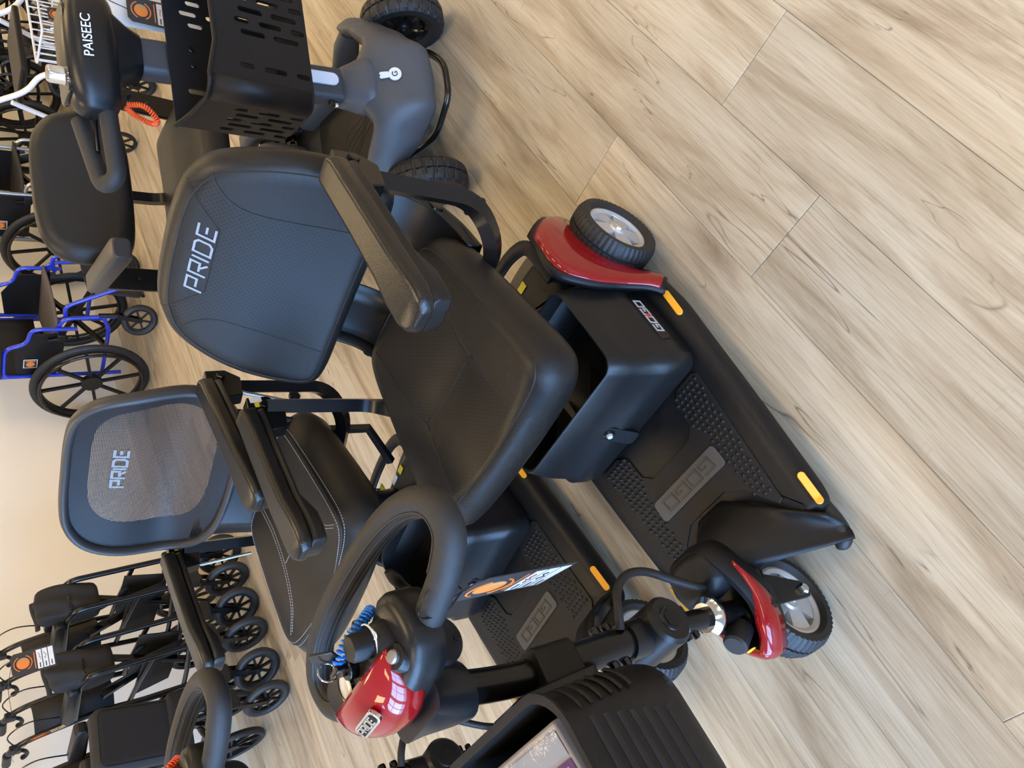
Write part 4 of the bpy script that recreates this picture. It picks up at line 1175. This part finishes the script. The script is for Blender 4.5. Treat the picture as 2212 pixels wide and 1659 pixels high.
for s in (-1, 1):
    P = bend([(-.038, s*.10-.012, .82), (-.035, s*.255-.012, .815), (-.075, s*.262-.012, .835), (-.112, s*.11-.012, .855)], .04, 7)
    MB().tube(P, [.0175]*len(P), 14).build('hand_grip', 'foam', gcol, ang=60)
    MB().rings([[V((-.074+p[0]*.55, y-.012, .836+p[0]*.1+p[1])) for p in rrect(.03, .008, .003, 3)] for y in (s*.115, s*.19)]).build('finger_lever', 'gloss_black', gcol, bevel=.001)
b = MB(); bolt(b, (-.0, -.112, .788), (.4, -.6, -.2), .008, .003, 14); b.build('screw_cover', 'gloss_black', gcol)
coil([(-.03, -.112, .785), (-.020, -.115, .755), (-.030, -.135, .730), (-.050, -.135, .735), (-.052, -.122, .765), (-.04, -.112, .785)], .0045, 38, .0018).build('key_cord', 'orange', gcol)
# slotted basket
gb = bpy.data.objects.new('basket', None); COL.objects.link(gb); gb.parent = grey
def slots(w, h, x0, y0, rows, jitter):
    out = []
    for r, segs in enumerate(rows):
        y = y0+r*.026
        for (a, c) in segs: out.append(rrect(c-a, .010, .0049, 4, (a+c)/2, y))
    return out
bx0, bx1, bw, z0, z1 = .0, .165, .155, .455, .695
# front plate (x' along y, y' along z)
def vslots(y_list, segA, segB):
    out = []
    for i, y in enumerate(y_list):
        for a, c in (segA if i % 2 == 0 else segB): out.append([(p[1], p[0]) for p in rrect(c-a, .0115, .0055, 4, (a+c)/2, y)])
    return out
A_ = [(.475, .505), (.525, .572), (.592, .622)]; B_ = [(.490, .545), (.562, .612)]
cr_r = .035
yl = [-.115+.024*i for i in range(10)]
yl = [y for y in yl if not (-.09 < y < -.035)]
tilt = lambda z: 0
plate_holes([(-bw+cr_r, z0+.02), (-bw+cr_r+.0, z1-.012), (-.05, z1-.03), (.05, z1-.03), (bw-cr_r, z1-.012), (bw-cr_r, z0+.02)], vslots([y for y in yl if abs(y) < bw-cr_r-.008], A_, B_), .004, frame((bx1, 0, 0), (0, 1, 0), (1, 0, 0)), 'front_panel', 'plastic', gb)
for s in (-1, 1):
    # rounded upright corner, then the side plate
    rows = [[V((bx1-cr_r+cr_r*math.sin(a), s*(bw-cr_r+cr_r*math.cos(a)), z)) for a in [rad(90-9*k) for k in range(11)]] for z in (z0+.02, z1-.012)]
    MB().rings(rows, False).build('corner_panel', 'plastic', gb, solid=.004)
    sl = [.022+.0225*i for i in range(5)]
    plate_holes([(bx0, z0+.02), (bx0, z1+.008), (bx0+.05, z1-.004), (bx1-cr_r, z1-.012), (bx1-cr_r, z0+.02)], vslots(sl, A_, B_), .004, frame((0, s*bw, 0), (1, 0, 0), (0, -1, 0)), 'side_panel', 'plastic', gb)
    P = bend([(bx0, s*bw, z1+.008), (bx0+.05, s*bw, z1-.004), (bx1-cr_r, s*bw, z1-.012)], .03)+[V((bx1-cr_r+cr_r*math.sin(a), s*(bw-cr_r+cr_r*math.cos(a)), z1-.012)) for a in [rad(9*k) for k in range(1, 11)]]+[V((bx1, s*.05, z1-.03)), V((bx1, 0, z1-.03))]
    MB().tube(P, .005, 8).build('rim', 'plastic', gb, ang=60)
bs = [-.125+.025*i for i in range(11)]
plate_holes([(-bw, z0+.02), (-bw, z1+.008), (bw, z1+.008), (bw, z0+.02)], vslots([y for y in bs if abs(y) > .055], [(.52, .56), (.58, .615), (.635, .67)], [(.50, .545), (.565, .605), (.625, .655)]), .004, frame((bx0, 0, 0), (0, 1, 0), (1, 0, 0)), 'back_panel', 'plastic', gb)
MB().prism(rrect(bx1-bx0, 2*bw, .034, 6, (bx0+bx1)/2, 0), z0+.014, z0+.02).build('bottom_panel', 'plastic', gb)
for y in (-.018, .018):
    b = MB(); bolt(b, (bx0+.002, y, .655), (1, 0, 0), .006, .004); b.build('mount_screw', 'gloss_black', gb)
sq = MB(); sq.tube([(bx1+.003, .062, .655), (bx1+.003, .050, .630), (bx1+.003, .066, .612), (bx1+.003, .074, .625), (bx1+.003, .062, .63)], .0012, 5); sq.build('pressed_mark', 'gloss_black', gb)
# seat of the grey scooter
gs = bpy.data.objects.new('seat', None); COL.objects.link(gs); gs.parent = grey
MB().tube([(-.62, 0, .24), (-.62, 0, .44)], .025, 16).build('seat_post', 'metal_black', gs)
half = [(-.83, 0), (-.83, .12), (-.815, .18), (-.76, .205), (-.60, .218), (-.45, .215), (-.405, .185), (-.392, .11), (-.390, 0)]
MB().pad(dense(mirror_outline(half, 5), .02), [(.02, .435), (.002, .442), (-.004, .462), (.0, .485), (.014, .502), (.03, .507)], top=lambda x, y: .25*y*y, inner=10).build('cushion', 'vinyl_grey', gs, ang=70)
mx = frame((-.755, -.004, .735), (0, 1, 0), (.975, 0, .22))
half = [(.125, 0), (.122, .10), (.105, .165), (.06, .212), (-.02, .225), (-.09, .205), (-.118, .15), (-.125, 0)]
MB().pad(dense([(y, x) for x, y in mirror_outline(half, 5)], .02), [(.03, -.04), (.006, -.036), (0, -.02), (.002, -.003), (.014, .010), (.03, .014)], top=lambda x, y: .35*x*x, inner=10, mx=mx).build('back_cushion', 'vinyl_grey', gs, ang=70)
MB().tube(bend([(-.81, .0, .70), (-.82, 0, .50), (-.70, 0, .43)], .05), .02, 4).build('back_bracket', 'metal_black', gs)
for s in (-1, 1):
    a = bpy.data.objects.new('armrest', None); COL.objects.link(a); a.parent = gs; a.location = (0, s*.283, 0)
    MB().rings([[V((x, p[0], .728+p[1])) for p in rrect(w_, h_, .012, 4)] for x, w_, h_ in ((-.775, .05, .036), (-.76, .06, .046), (-.45, .062, .05), (-.432, .05, .042))]).build('armrest_pad', 'plastic_grey', a, ang=50, bevel=.003)
    MB().bar((-.735, -s*.008, .71), (-.775, -s*.008, .43), .066, .014, (1, 0, 0)).build('support_plate', 'metal_black', a, bevel=.003)
    for xz in ((-.74, .62), (-.755, .54)):
        b = MB(); bolt(b, (xz[0]+.007, -s*.008, xz[1]), (1, 0, .14), .006, .003); b.build('plate_screw', 'gloss_black', a)
    MB().bar((-.775, -s*.008, .44), (-.62, -s*.20, .425), .06, .014).build('cross_bar', 'metal_black', a, bevel=.003)
# ------------------------------------------------------------------ wheelchairs along the far wall
def spoke_wheel(parent, c, r, w, spokes, hub_r, rim=True, mt='rubber', steer=0, handrim=0):
    q = bpy.data.objects.new('wheel', None); COL.objects.link(q); q.parent = parent; q.location = c; q.rotation_euler = (0, 0, rad(steer))
    A = RX(-90); hw = w/2
    tr = r*.075
    MB().lathe([(r-2*tr+tr*(1+math.cos(a)), hw*math.sin(a)) for a in [2*PI*k/10 for k in range(10)]], 48, A, closed=True).build('tyre', mt, q, ang=60)
    b = MB(); rr = r-2*tr
    b.lathe([(rr+.002, -hw*.7), (rr+.002, hw*.7), (rr-r*.035, hw*.6), (rr-r*.035, -hw*.6)], 48, A, closed=True)
    for k in range(spokes):
        a = 2*PI*k/spokes+.2; d = V((math.cos(a), 0, math.sin(a)))
        b.bar(d*hub_r*.6, d*(rr-r*.02), max(.006, r*.055), hw*.9, (0, 1, 0))
    b.lathe([(.0005, hw*1.3), (hub_r*.7, hw*1.3), (hub_r, hw*.8), (hub_r, -hw*.8), (.0005, -hw*.8)], 20, A)
    b.build('rim', 'plastic', q, ang=30)
    if handrim:
        MB().tube([(r*.86*math.cos(a), handrim*(hw+.022), r*.86*math.sin(a)) for a in [2*PI*k/48 for k in range(48)]], .009, 8, closed=True).build('hand_rim', 'gloss_black', q, ang=60)
    return q
def castor(parent, x, y, r, fork_h, mt, spokes=6, steer=0):
    q = bpy.data.objects.new('castor', None); COL.objects.link(q); q.parent = parent; q.location = (x, y, 0); q.rotation_euler = (0, 0, rad(steer))
    A = RX(-90); hw = .016
    MB().lathe([(r*.82+r*.18*math.cos(a)*1.0, hw*math.sin(a)) for a in [2*PI*k/10 for k in range(10)]], 36, T(-.03, 0, r) @ A, closed=True).build('tyre', 'rubber', q, ang=60)
    b = MB(); b.lathe([(r*.70, -hw*.6), (r*.70, hw*.6), (r*.62, hw*.5), (r*.62, -hw*.5)], 36, T(-.03, 0, r) @ A, closed=True)
    for k in range(spokes):
        a = 2*PI*k/spokes+.3; d = V((math.cos(a), 0, math.sin(a))); b.bar(V((-.03, 0, r))+d*.008, V((-.03, 0, r))+d*r*.68, r*.09, hw*.7, (0, 1, 0))
    b.lathe([(.0005, hw), (.014, hw), (.014, -hw), (.0005, -hw)], 14, T(-.03, 0, r) @ A); b.build('rim', 'plastic', q, ang=30)
    f = MB()
    for s in (-1, 1): f.bar((-.03, s*(hw+.004), r), (0, s*(hw+.004), 2*r+.018), .022, .004, (0, 1, 0))
    f.box((0, 0, 2*r+.02), (.035, 2*hw+.012, .006)); f.tube([(0, 0, 2*r+.02), (0, 0, fork_h)], .012, 10); f.build('fork', 'metal_black', q)
    b = MB(); bolt(b, (-.03, hw+.006, r), (0, 1, 0), .007, .005); b.build('axle_nut', 'chrome', q)
    return q
def lion_sticker(parent, mx, w=.065):
    s = MB().prism(rrect(w, w, .003, 3), 0, .0008, mx).build('sticker', 'label_white', parent)
    MB().prism(rrect(w*.88, w*.88, .002, 3), .0008, .0012, mx).build('sticker_field', 'card_black', s)
    MB().lathe([(.0005, .0018), (w*.3, .0018), (w*.3, .0012)], 24, mx @ T(-w*.06, 0, 0)).build('sticker_emblem', 'logo_orange', s)
    MB().box((0, 0, 0), (w*.12, w*.7, .0006), None).xf(lambda p: mx @ (p+V((w*.33, 0, .0015)))).build('sticker_print', 'logo_orange', s)
def wheelchair(label, loc, rz, paint, seat_mt='cloth', legs=(1,), sticker=None, arm='full', caps=True):
    t = thing('wheelchair', label, 'wheelchair', (loc[0], loc[1], 0), rz, 'wheelchairs along the wall')
    for s in (-1, 1): spoke_wheel(t, (0, s*.297, .305), .305, .034, 8, .055, handrim=s)
    for s in (-1, 1): castor(t, .46, s*.225, .095, .30, paint, steer=18)
    for s in (-1, 1):
        f = bpy.data.objects.new('side_frame', None); COL.objects.link(f); f.parent = t
        y = s*.225
        MB().tube(bend([(.0, y, .14), (.0, y, .86), (-.05, y, .905), (-.17, y, .905)], .05), .011, 10).build('back_post', paint, f, ang=60)
        MB().tube([(-.06, y, .905), (-.18, y, .905)], .016, 12).build('push_grip', 'rubber', f)
        MB().tube(bend([(0, y, .48), (.40, y, .48), (.44, y, .45), (.455, y, .20)], .05), .011, 10).build('seat_rail', paint, f, ang=60)
        MB().tube(bend([(0, y, .24), (.36, y, .24), (.455, y, .28)], .04), .011, 10).build('lower_rail', paint, f, ang=60)
        ya = s*.243
        if arm == 'full': P = [(.02, ya, .40), (.02, ya, .72), (.36, ya, .72), (.36, ya, .40)]
        else: P = [(.02, ya, .40), (.02, ya, .72), (.24, ya, .72), (.27, ya, .62), (.38, ya, .61), (.38, ya, .40)]
        MB().tube(bend(P, .05), .011, 10).build('arm_tube', paint, f, ang=60)
        MB().rings([[V((x, ya+p[0], .742+p[1])) for p in rrect(.05, .024, .01, 4)] for x in (.03, .05, .23, .25)]).build('arm_pad', 'vinyl', f, ang=50, bevel=.004)
        MB().prism([(.035, .45), (.035, .66), (.20, .68), (.34, .60), (.34, .45)], -.003, .003, T(0, s*.236, 0) @ RX(90)).build('skirt_guard', 'plastic', f, bevel=.002)
        if sticker == s: lion_sticker(f, frame((.12, s*.2395+s*.003, .60), (-s, 0, 0), (0, s, 0)))
        b = MB().bar((.30, s*.25, .53), (.33, s*.262, .42), .012, .02); b.build('brake_lever', 'metal_black', f)
        MB().box((.33, s*.255, .47), (.05, .03, .04)).build('brake_clamp', 'plastic', f, bevel=.004)
    # cross brace
    MB().bar((.22, -.215, .24), (.22, .215, .48), .024, .024).build('cross_brace', 'metal_black', t, bevel=.002)
    MB().bar((.25, .215, .24), (.25, -.215, .48), .024, .024).build('cross_brace', 'metal_black', t, bevel=.002)
    # slings
    rows = [[V((x, y, .492-.022*math.cos(y/.225*PI/2)*(.6+.4*math.sin(x*9)))) for x in (.02, .12, .22, .32, .42)] for y in [-.225+.45*k/10 for k in range(11)]]
    MB().rings(rows, False).build('seat_sling', seat_mt, t, ang=80, solid=.008)
    rows = [[V((.006-.02*math.cos(y/.225*PI/2), y, z)) for z in (.52, .62, .72, .82, .88)] for y in [-.225+.45*k/10 for k in range(11)]]
    MB().rings(rows, False).build('back_sling', 'cloth', t, ang=80, solid=.008)
    for s in legs:
        g = bpy.data.objects.new('legrest', None); COL.objects.link(g); g.parent = t
        y = s*.20
        MB().tube(bend([(.40, y, .44), (.50, y-s*.0, .465), (.64, y-s*.04, .13)], .05), .011, 10).build('hanger_tube', paint, g, ang=60)
        MB().tube([(.635, y-s*.04, .145), (.65, y-s*.042, .10)], .009, 8).build('tube_tip', 'chrome', g)
        mx = T(.545, y-s*.115, .215) @ RZ(-s*6) @ RY(-82)
        MB().pad(dense(rrect(.27, .155, .025, 4), .02), [(0, -.006), (0, .003), (.003, .006)], inner=2, mx=mx).build('footplate', 'navy', g, ang=40)
        MB().tube([mx @ V((-.14, -.07, -.008)), mx @ V((-.14, .07, -.008))], .011, 8).build('plate_hinge', 'plastic', g)
        MB().rings([[V((.585, y-s*.05-s*w_, z)) for w_ in (0, .05, .10)] for z in (.22, .28)], False).build('heel_loop', 'cloth', g, solid=.004)
    return t
wheelchair('blue-framed wheelchair with black slings and large spoked wheels against the cream wall', (3.466, 3.575), 270, 'blue_paint', 'cloth_grey', (1, -1), -1, 'desk')
wheelchair('silver-framed wheelchair with black side panel and square orange sticker', (4.63, 3.56), 270, 'silver', 'cloth', (), -1)
wheelchair('black wheelchair with both dark footplates lowered, behind the grey scooter', (5.86, 3.56), 270, 'metal_black', 'cloth', (1, -1), None, 'desk')
wheelchair('black wheelchair farthest along the wall, beside the grey strips', (6.98, 3.56), 270, 'metal_black', 'cloth', (1, -1), None, 'desk')

# ------------------------------------------------------------------ folded black rollators
def rollator(label, loc, rz, bag, seat_bag=False, seed=0):
    t = thing('rollator', label, 'rollator', (loc[0], loc[1], 0), rz, 'folded rollators beside the wall')
    for s in (-1, 1):
        y = s*.068
        f = bpy.data.objects.new('side_frame', None); COL.objects.link(f); f.parent = t
        castor(t, .275, y, .098, .30, 'metal_black', 8, steer=s*8+24)
        spoke_wheel(t, (-.20, s*.088, .15), .15, .032, 8, .03)
        MB().tube(bend([(.275, y, .25), (.26, y, .685), (.20, y, .715), (-.13, y, .705)], .07), .0118, 12).build('front_tube', 'metal_black', f, ang=60)
        MB().tube(bend([(-.20, y, .15), (-.13, y, .60), (-.20, y, .86), (-.26, y, .925), (-.36, y, .93)], .06), .0112, 12).build('rear_tube', 'metal_black', f, ang=60)
        MB().tube(bend([(.268, y, .33), (.05, y, .30), (-.185, y, .28)], .05), .0105, 10).build('lower_tube', 'metal_black', f, ang=60)
        MB().tube(bend([(.262, y*.9, .46), (.0, y*.9, .49), (-.14, y*.9, .50)], .05), .010, 10).build('seat_rail', 'metal_black', f, ang=60)
        MB().rings([[V((x, y+p[0], .735+p[1])) for p in rrect(w_, h_, .010, 4)] for x, w_, h_ in ((.185, .034, .024), (.17, .050, .046), (-.10, .052, .048), (-.12, .036, .026))]).build('arm_pad', 'vinyl', f, ang=50, bevel=.003)
        MB().tube([(-.30, y, .93), (-.40, y, .93)], [.016, .0165], 12).build('push_grip', 'rubber', f)
        MB().tube(cr([(-.27, y, .915), (-.30, y, .875), (-.35, y, .86), (-.38, y, .875)], 5), [.008]*12+[.009, .010, .011, .010], 8).build('brake_lever', 'plastic', f, ang=60)
        MB().box((-.262, y, .905), (.045, .03, .04)).build('brake_clamp', 'plastic', f, bevel=.006)
        b = MB(); bolt(b, (-.262, y+s*.015, .905), (0, s, 0), .006, .006, 8); b.build('clamp_screw', 'chrome', f)
        MB().tube(cr([(-.25, y, .90), (-.16, y+.02, .93), (-.10, y+.03, .86), (-.10, y+.01, .74)], 7), .0028, 6).build('brake_cable', 'gloss_black', f, ang=60)
        MB().pad(dense(rrect(.12, .075, .012, 3), .02), [(0, -.006), (0, .006)], inner=2, mx=T(.30, y*.8, .285) @ RY(80)).build('footplate', 'plastic_fine', f, ang=40)
        g = MB()
        for k in range(4): g.bar((.300, y*.8-.024+.016*k, .235), (.310, y*.8-.024+.016*k, .335), .003, .003)
        g.build('footplate_rib', 'plastic', f)
    MB().bar((.12, -.06, .30), (.10, .06, .62), .022, .022).build('fold_brace', 'metal_black', t, bevel=.002)
    MB().bar((-.02, .06, .30), (.0, -.06, .62), .022, .022).build('fold_brace', 'metal_black', t, bevel=.002)
    # seat fabric folded up between the rails, back fabric between the handles
    for s in (-1, 1):
        rows = [[V((x, s*(.018+.03*(z-.34)/.16*(z > .34)), z)) for x in (-.12, .0, .12, .24)] for z in (.34, .38, .43, .49)]
        MB().rings(rows, False).build('seat_fabric', 'cloth', t, ang=80, solid=.008)
    rows = [[V((-.135-.07*max(0, (z-.6)/.26)+.05*math.cos(y/.068*PI/2), y, z)) for z in (.56, .66, .76, .84)] for y in [-.068+.136*k/8 for k in range(9)]]
    MB().rings(rows, False).build('back_fabric', 'cloth', t, ang=80, solid=.006)
    if bag:
        # soft pouch slung over the arm tubes, sagging in the middle
        rows = []
        for j in range(10):
            v = j/9; z = .815-.225*v
            wx = .062+.050*math.sin(PI*(.12+.76*v)); wy = .128+.020*math.sin(PI*v)-.02*(v < .05)
            tw = .012*math.sin(3*v+seed)
            rows.append([V((.175+p[0]+.035*v+.006*math.sin(9*p[1]*10+seed+5*v), p[1]+tw, z+.010*math.sin(14*p[1]*6+seed)*(1-v)+.25*p[0]*(1-v))) for p in dense(rrect(wx, wy, .026, 4), .012)[:64]])
        n_ = min(len(r) for r in rows)
        rows = [[r[int(i*len(r)/n_)] for i in range(n_)] for r in rows]
        MB().rings(rows).build('pouch', 'cloth', t, ang=60, sub=1)
        P = [(.150, y, .812+.004*math.sin(40*y)) for y in [-.06+.12*k/8 for k in range(9)]]
        MB().tube(P, .011, 8, flat=.6).build('pouch_fold', 'cloth', t, ang=60)
        MB().box((.245, -.02, .70), (.016, .06, .012)).build('buckle', 'gloss_black', t, bevel=.002)
    for s in (-1, 1):
        MB().rings([[V((x, s*.03, z+w_)) for w_ in (-.015, .015)] for x, z in ((.0, .60), (.08, .50), (.17, .47))], False).build('strap', 'cloth', t, ang=80, solid=.003)
    if seat_bag:
        mx = T(.36, -.085, .60) @ RX(-6) @ RY(12) @ RZ(0)
        MB().pad(dense(rrect(.30, .22, .03, 4), .02), [(.01, -.035), (0, -.02), (0, .015), (.008, .03), (.02, .035)], inner=6, mx=mx @ RY(90)).build('seat_bag', 'cloth', t, ang=60)
        for d in (.012, .022, .032):
            o = rrect(.30-2*d, .22-2*d, .03, 4); MB().tube([mx @ RY(90) @ V((p[0], p[1], .0335)) for p in o], .0016, 5, closed=True).build('bag_seam', 'thread', t)
        MB().pad(dense(rrect(.075, .24, .015, 3), .02), [(0, -.03), (0, .036), (.004, .04)], inner=2, mx=mx @ T(.012, 0, -.135) @ RY(90)).build('bag_flap', 'cloth', t, ang=60)
    return t
rollator('folded black rollator nearest the blue wheelchair, pouch hanging over its armrests', (1.61, 3.35), 270, True, seed=1)
rollator('folded black rollator in the middle of the three, pouch and orange price tag', (1.335, 3.35), 270, True, seed=2)
rollator('folded black rollator with a wide stitched seat bag, last before the picture edge', (1.045, 3.35), 270, False, True, seed=3)

# ------------------------------------------------------------------ white wire-basket rollator behind the grey scooter
wk = thing('rollator', 'white tubular rollator with wire basket, behind the steering head of the grey scooter', 'rollator', (4.266, 2.25, 0), 250, 'rollators')
for s in (-1, 1):
    MB().tube(bend([(.26, s*.26, .19), (.20, s*.26, .52), (.05, s*.26, .56), (-.16, s*.26, .80), (-.30, s*.26, .82)], .08), .0135, 12).build('side_tube', 'wire_white', wk, ang=60)
    MB().tube([(-.05, s*.26, .62), (-.26, s*.26, .17)], .0125, 12).build('rear_leg', 'wire_white', wk)
    castor(wk, .26, s*.26, .09, .22, 'wire_white'); spoke_wheel(wk, (-.26, s*.26, .09), .09, .028, 6, .02)
    MB().tube([(-.24, s*.26, .82), (-.34, s*.26, .82)], .017, 12).build('push_grip', 'rubber', wk)
MB().box((.0, 0, .575), (.28, .40, .03)).build('seat_board', 'plastic', wk, bevel=.01)
wb_ = bpy.data.objects.new('wire_basket', None); COL.objects.link(wb_); wb_.parent = wk
for z, e in ((.30, -.012), (.36, -.006), (.42, 0), (.53, .006)):
    MB().tube([(p[0], p[1], z) for p in rrect(.22+2*e, .40+2*e, .02, 3, .31, 0)], .0042 if z < .5 else .006, 6, closed=True).build('basket_hoop', 'wire_white', wb_, ang=60)
for k in range(9):
    y = -.19+.0475*k
    MB().tube(bend([(.205, y, .53), (.212, y, .30), (.41, y, .30), (.42, y, .53)], .02, 3), .0036, 6).build('basket_wire', 'wire_white', wb_, ang=60)
for k in range(5):
    x = .23+.04*k
    MB().tube(bend([(x, -.205, .53), (x, -.195, .30), (x, .195, .30), (x, .205, .53)], .02, 3), .0036, 6).build('basket_wire', 'wire_white', wb_, ang=60)

# ------------------------------------------------------------------ price tags, sheet of paper, parcel
def price_tag(label, corners, scrib=1, cord=None):
    """card hung by a cable tie; corners: top edge start, top edge end, bottom start (world)"""
    a, b_, c = [V(p) for p in corners]
    if (b_-a).cross(a-c).dot(V((0, 0, CAM_H))-a) < 0: a, b_, c = b_, a, c+(b_-a)
    w = (b_-a).length; h = (c-a).length; mx = frame((a+b_)/2, b_-a, (b_-a).cross(a-c))
    t = thing('price_tag', label, 'price tag', tuple((a+b_)/2), 0, 'hanging price tags')
    L = lambda u, v, z: (mx.to_3x3() @ V((u*w, -v*h, z)))
    M3 = mx.to_3x3().to_4x4()
    def q(us, vs, z0, z1): return [(us[0]*w, -vs[0]*h), (us[1]*w, -vs[0]*h), (us[1]*w, -vs[1]*h), (us[0]*w, -vs[1]*h)]
    MB().prism([(-.5*w, -.08*h), (-.36*w, 0), (.36*w, 0), (.5*w, -.08*h), (.5*w, -h), (-.5*w, -h)], -.0006, .0006, M3).build('card', 'card_black', t)
    MB().lathe([(.0005, .0012), (.24*w, .0012), (.24*w, .0006)], 24, M3 @ T(0, -.27*h, 0)).build('emblem', 'logo_orange', t)
    MB().prism([(.24*w*math.cos(x), .24*w*math.sin(x)) for x in [rad(-60+12*k) for k in range(11)]], .0012, .0014, M3 @ T(0, -.27*h, 0)).build('emblem_face', 'brown_card', t)
    for e, (a0, a1) in (('arc_text', (25, 155)), ('arc_text', (205, 335))):
        MB().tube([M3 @ V((.33*w*math.cos(x), -.27*h+.33*w*math.sin(x), .0008)) for x in [rad(a0+(a1-a0)*k/16) for k in range(17)]], .0016 if w > .05 else .001, 4).build(e, 'logo_orange', t)
    MB().prism(q((-.36, .36), (.525, .545), 0, 0), .0006, .0009, M3).build('print_line', 'logo_orange', t)
    rr = random.Random(scrib)
    for k in range(3):
        v0 = .585+.135*k
        f = MB().prism(q((-.42, .42), (v0, v0+.115), 0, 0), .0006, .0010, M3).build('price_field', 'label_white', t)
        P = [M3 @ V(((-.05+.1*j/2+rr.uniform(-.02, .02)*2)*w*1.2, -(v0+.057+rr.uniform(-.032, .032))*h, .0013)) for j in range(6)]
        if k < 2: MB().tube(cr(P, 4), .0007, 4).build('handwriting', 'ink_red' if k == 0 else 'ink', f)
        MB().prism(q((-.38, -.16), (v0+.045, v0+.07), 0, 0), .0010, .0012, M3).build('field_print', 'ink', f)
    if cord: MB().tube([V(p)-(a+b_)/2 for p in cr(cord, 6)], .0011, 6).build('cable_tie', 'gloss_black', t, ang=60)
    return t
mm = main.matrix_basis.copy() if False else (T(.813, .78, 0) @ RZ(180.5))
def W(*p): return tuple(mm @ V(p))
price_tag('price tag hanging from the handlebar of the red scooter, seen almost edge-on', (W(.588, .182, .742), W(.570, .102, .742), W(.606, .208, .612)), 3,
          [W(.579, .142, .742), W(.590, .13, .765), W(.585, .125, .790), W(.572, .150, .788), W(.570, .16, .762), W(.577, .145, .743)])
price_tag('price tag on the first folded rollator, facing the room', ((1.405, 3.045, .925), (1.322, 3.055, .925), (1.40, 3.03, .79)), 5, [(1.36, 3.05, .925), (1.35, 3.2, .93), (1.33, 3.4, .915)])
price_tag('price tag half hidden between the second and third folded rollators', ((1.185, 3.32, .885), (1.15, 3.25, .885), (1.195, 3.31, .765)), 8, [(1.165, 3.29, .885), (1.17, 3.4, .93), (1.2, 3.55, .92)])
mk = T(4.266, 2.25, 0) @ RZ(250)
def WK(*p): return tuple(mk @ V(p))
price_tag('price tag hanging on the white wire basket', (WK(.445, -.155, .50), WK(.445, -.075, .50), WK(.455, -.155, .37)), 9)
mp = T(1.575, .765, 0) @ RZ(237)
def WP(*p): return tuple(mp @ V(p))
price_tag('price tag below the steering head of the grey scooter, behind the white sheet', (WP(-.13, .138, .735), WP(-.13, .198, .735), WP(-.13, .125, .63)), 11, [WP(-.13, .165, .735), WP(-.06, .13, .79), WP(-.03, .125, .80)])
sh = thing('paper_sheet', 'white sheet of paper hanging beside the grey column, above the slotted basket', 'paper', WP(-.165, .25, .70), 237)
rows = [[V((.006*math.sin(3*u+4*v), -.105+.21*u, -.14+.21*v)) for u in [i/8 for i in range(9)]] for v in [j/6 for j in range(7)]]
MB().rings(rows, False).build('sheet', 'label_white', sh, ang=80, solid=.0008)

pk = thing('parcel', 'film-wrapped parcel with barcode label and purple pictures inside the black basket', 'parcel', W(.812, -.004, .512), 180.5)
bx = MB().box((0, 0, .0905), (.185, .196, .145), RY(4).to_3x3()).build('carton', 'box_print', pk, bevel=.004)
PT = RY(4)
def top(x, y, z=0): return PT @ V((x, y, .163+z))
mt_ = PT @ T(0, 0, .1635)
MB().prism([(-.060, .018), (.09, .018), (.09, .096), (-.060, .096)], 0, .0005, mt_).build('picture_panel', 'purple_print', bx)
MB().prism([(-.09, -.096), (.09, -.096), (.09, .014), (-.064, .014), (-.064, .096), (-.09, .096)], 0, .0005, mt_).build('label_panel', 'parcel_label_shaded', bx)
lw = MB()
for (x0, y0, x1, y1) in ((-.06, .058, .09, .058), (-.018, .018, -.018, .096), (.03, .018, .03, .096)): lw.bar(mt_ @ V((x0, y0, .0008)), mt_ @ V((x1, y1, .0008)), .0022, .0006)
lw.build('picture_border', 'label_white', bx)
fig = MB()
for k, (cx, cy) in enumerate(((-.040, .080), (.006, .078), (-.038, .038), (.006, .038))):
    fig.pad([(cx+.013*math.cos(a)*(1+.3*math.sin(3*a+k)), cy+.012*math.sin(a)*(1+.2*math.cos(2*a+k))) for a in [2*PI*i/14 for i in range(14)]], [(0, .0006), (0, .001)], inner=2, mx=mt_)
fig.build('picture_figure', 'box_print', bx)
rb = random.Random(2)
def barcode(x, y0, y1, h):
    m = MB(); y = y0
    while y < y1:
        w_ = rb.choice((.0008, .0012, .002)); m.box((0, 0, 0), (h, w_, .0003), None); n0 = len(m.v)-8
        for i in range(n0, n0+8): m.v[i] = mt_ @ (m.v[i]+V((x, y, .0008)))
        y += w_+rb.choice((.0008, .0014))
    return m
barcode(-.045, -.075, -.02, .008).build('barcode', 'ink', bx); barcode(-.078, -.06, .0, .010).build('barcode', 'ink', bx)
font('S9002225245MG0', .0085, .0002, mt_ @ T(-.0555, -.048, .0008) @ RZ(90), 'code_text', 'ink', bx)
rows = [[V((x, y, .168+.004*math.sin(26*x+3)*math.cos(19*y)+.002*math.sin(60*y+20*x)-.35*max(0, abs(x)-.085)-.35*max(0, abs(y)-.095)+.0)) for y in [-.097+.194*k/16 for k in range(17)]] for x in [-.093+.186*k/16 for k in range(17)]]
MB().rings(rows, False).xf(lambda p: PT @ p).build('film_wrap', 'plastic_film', pk, ang=80)
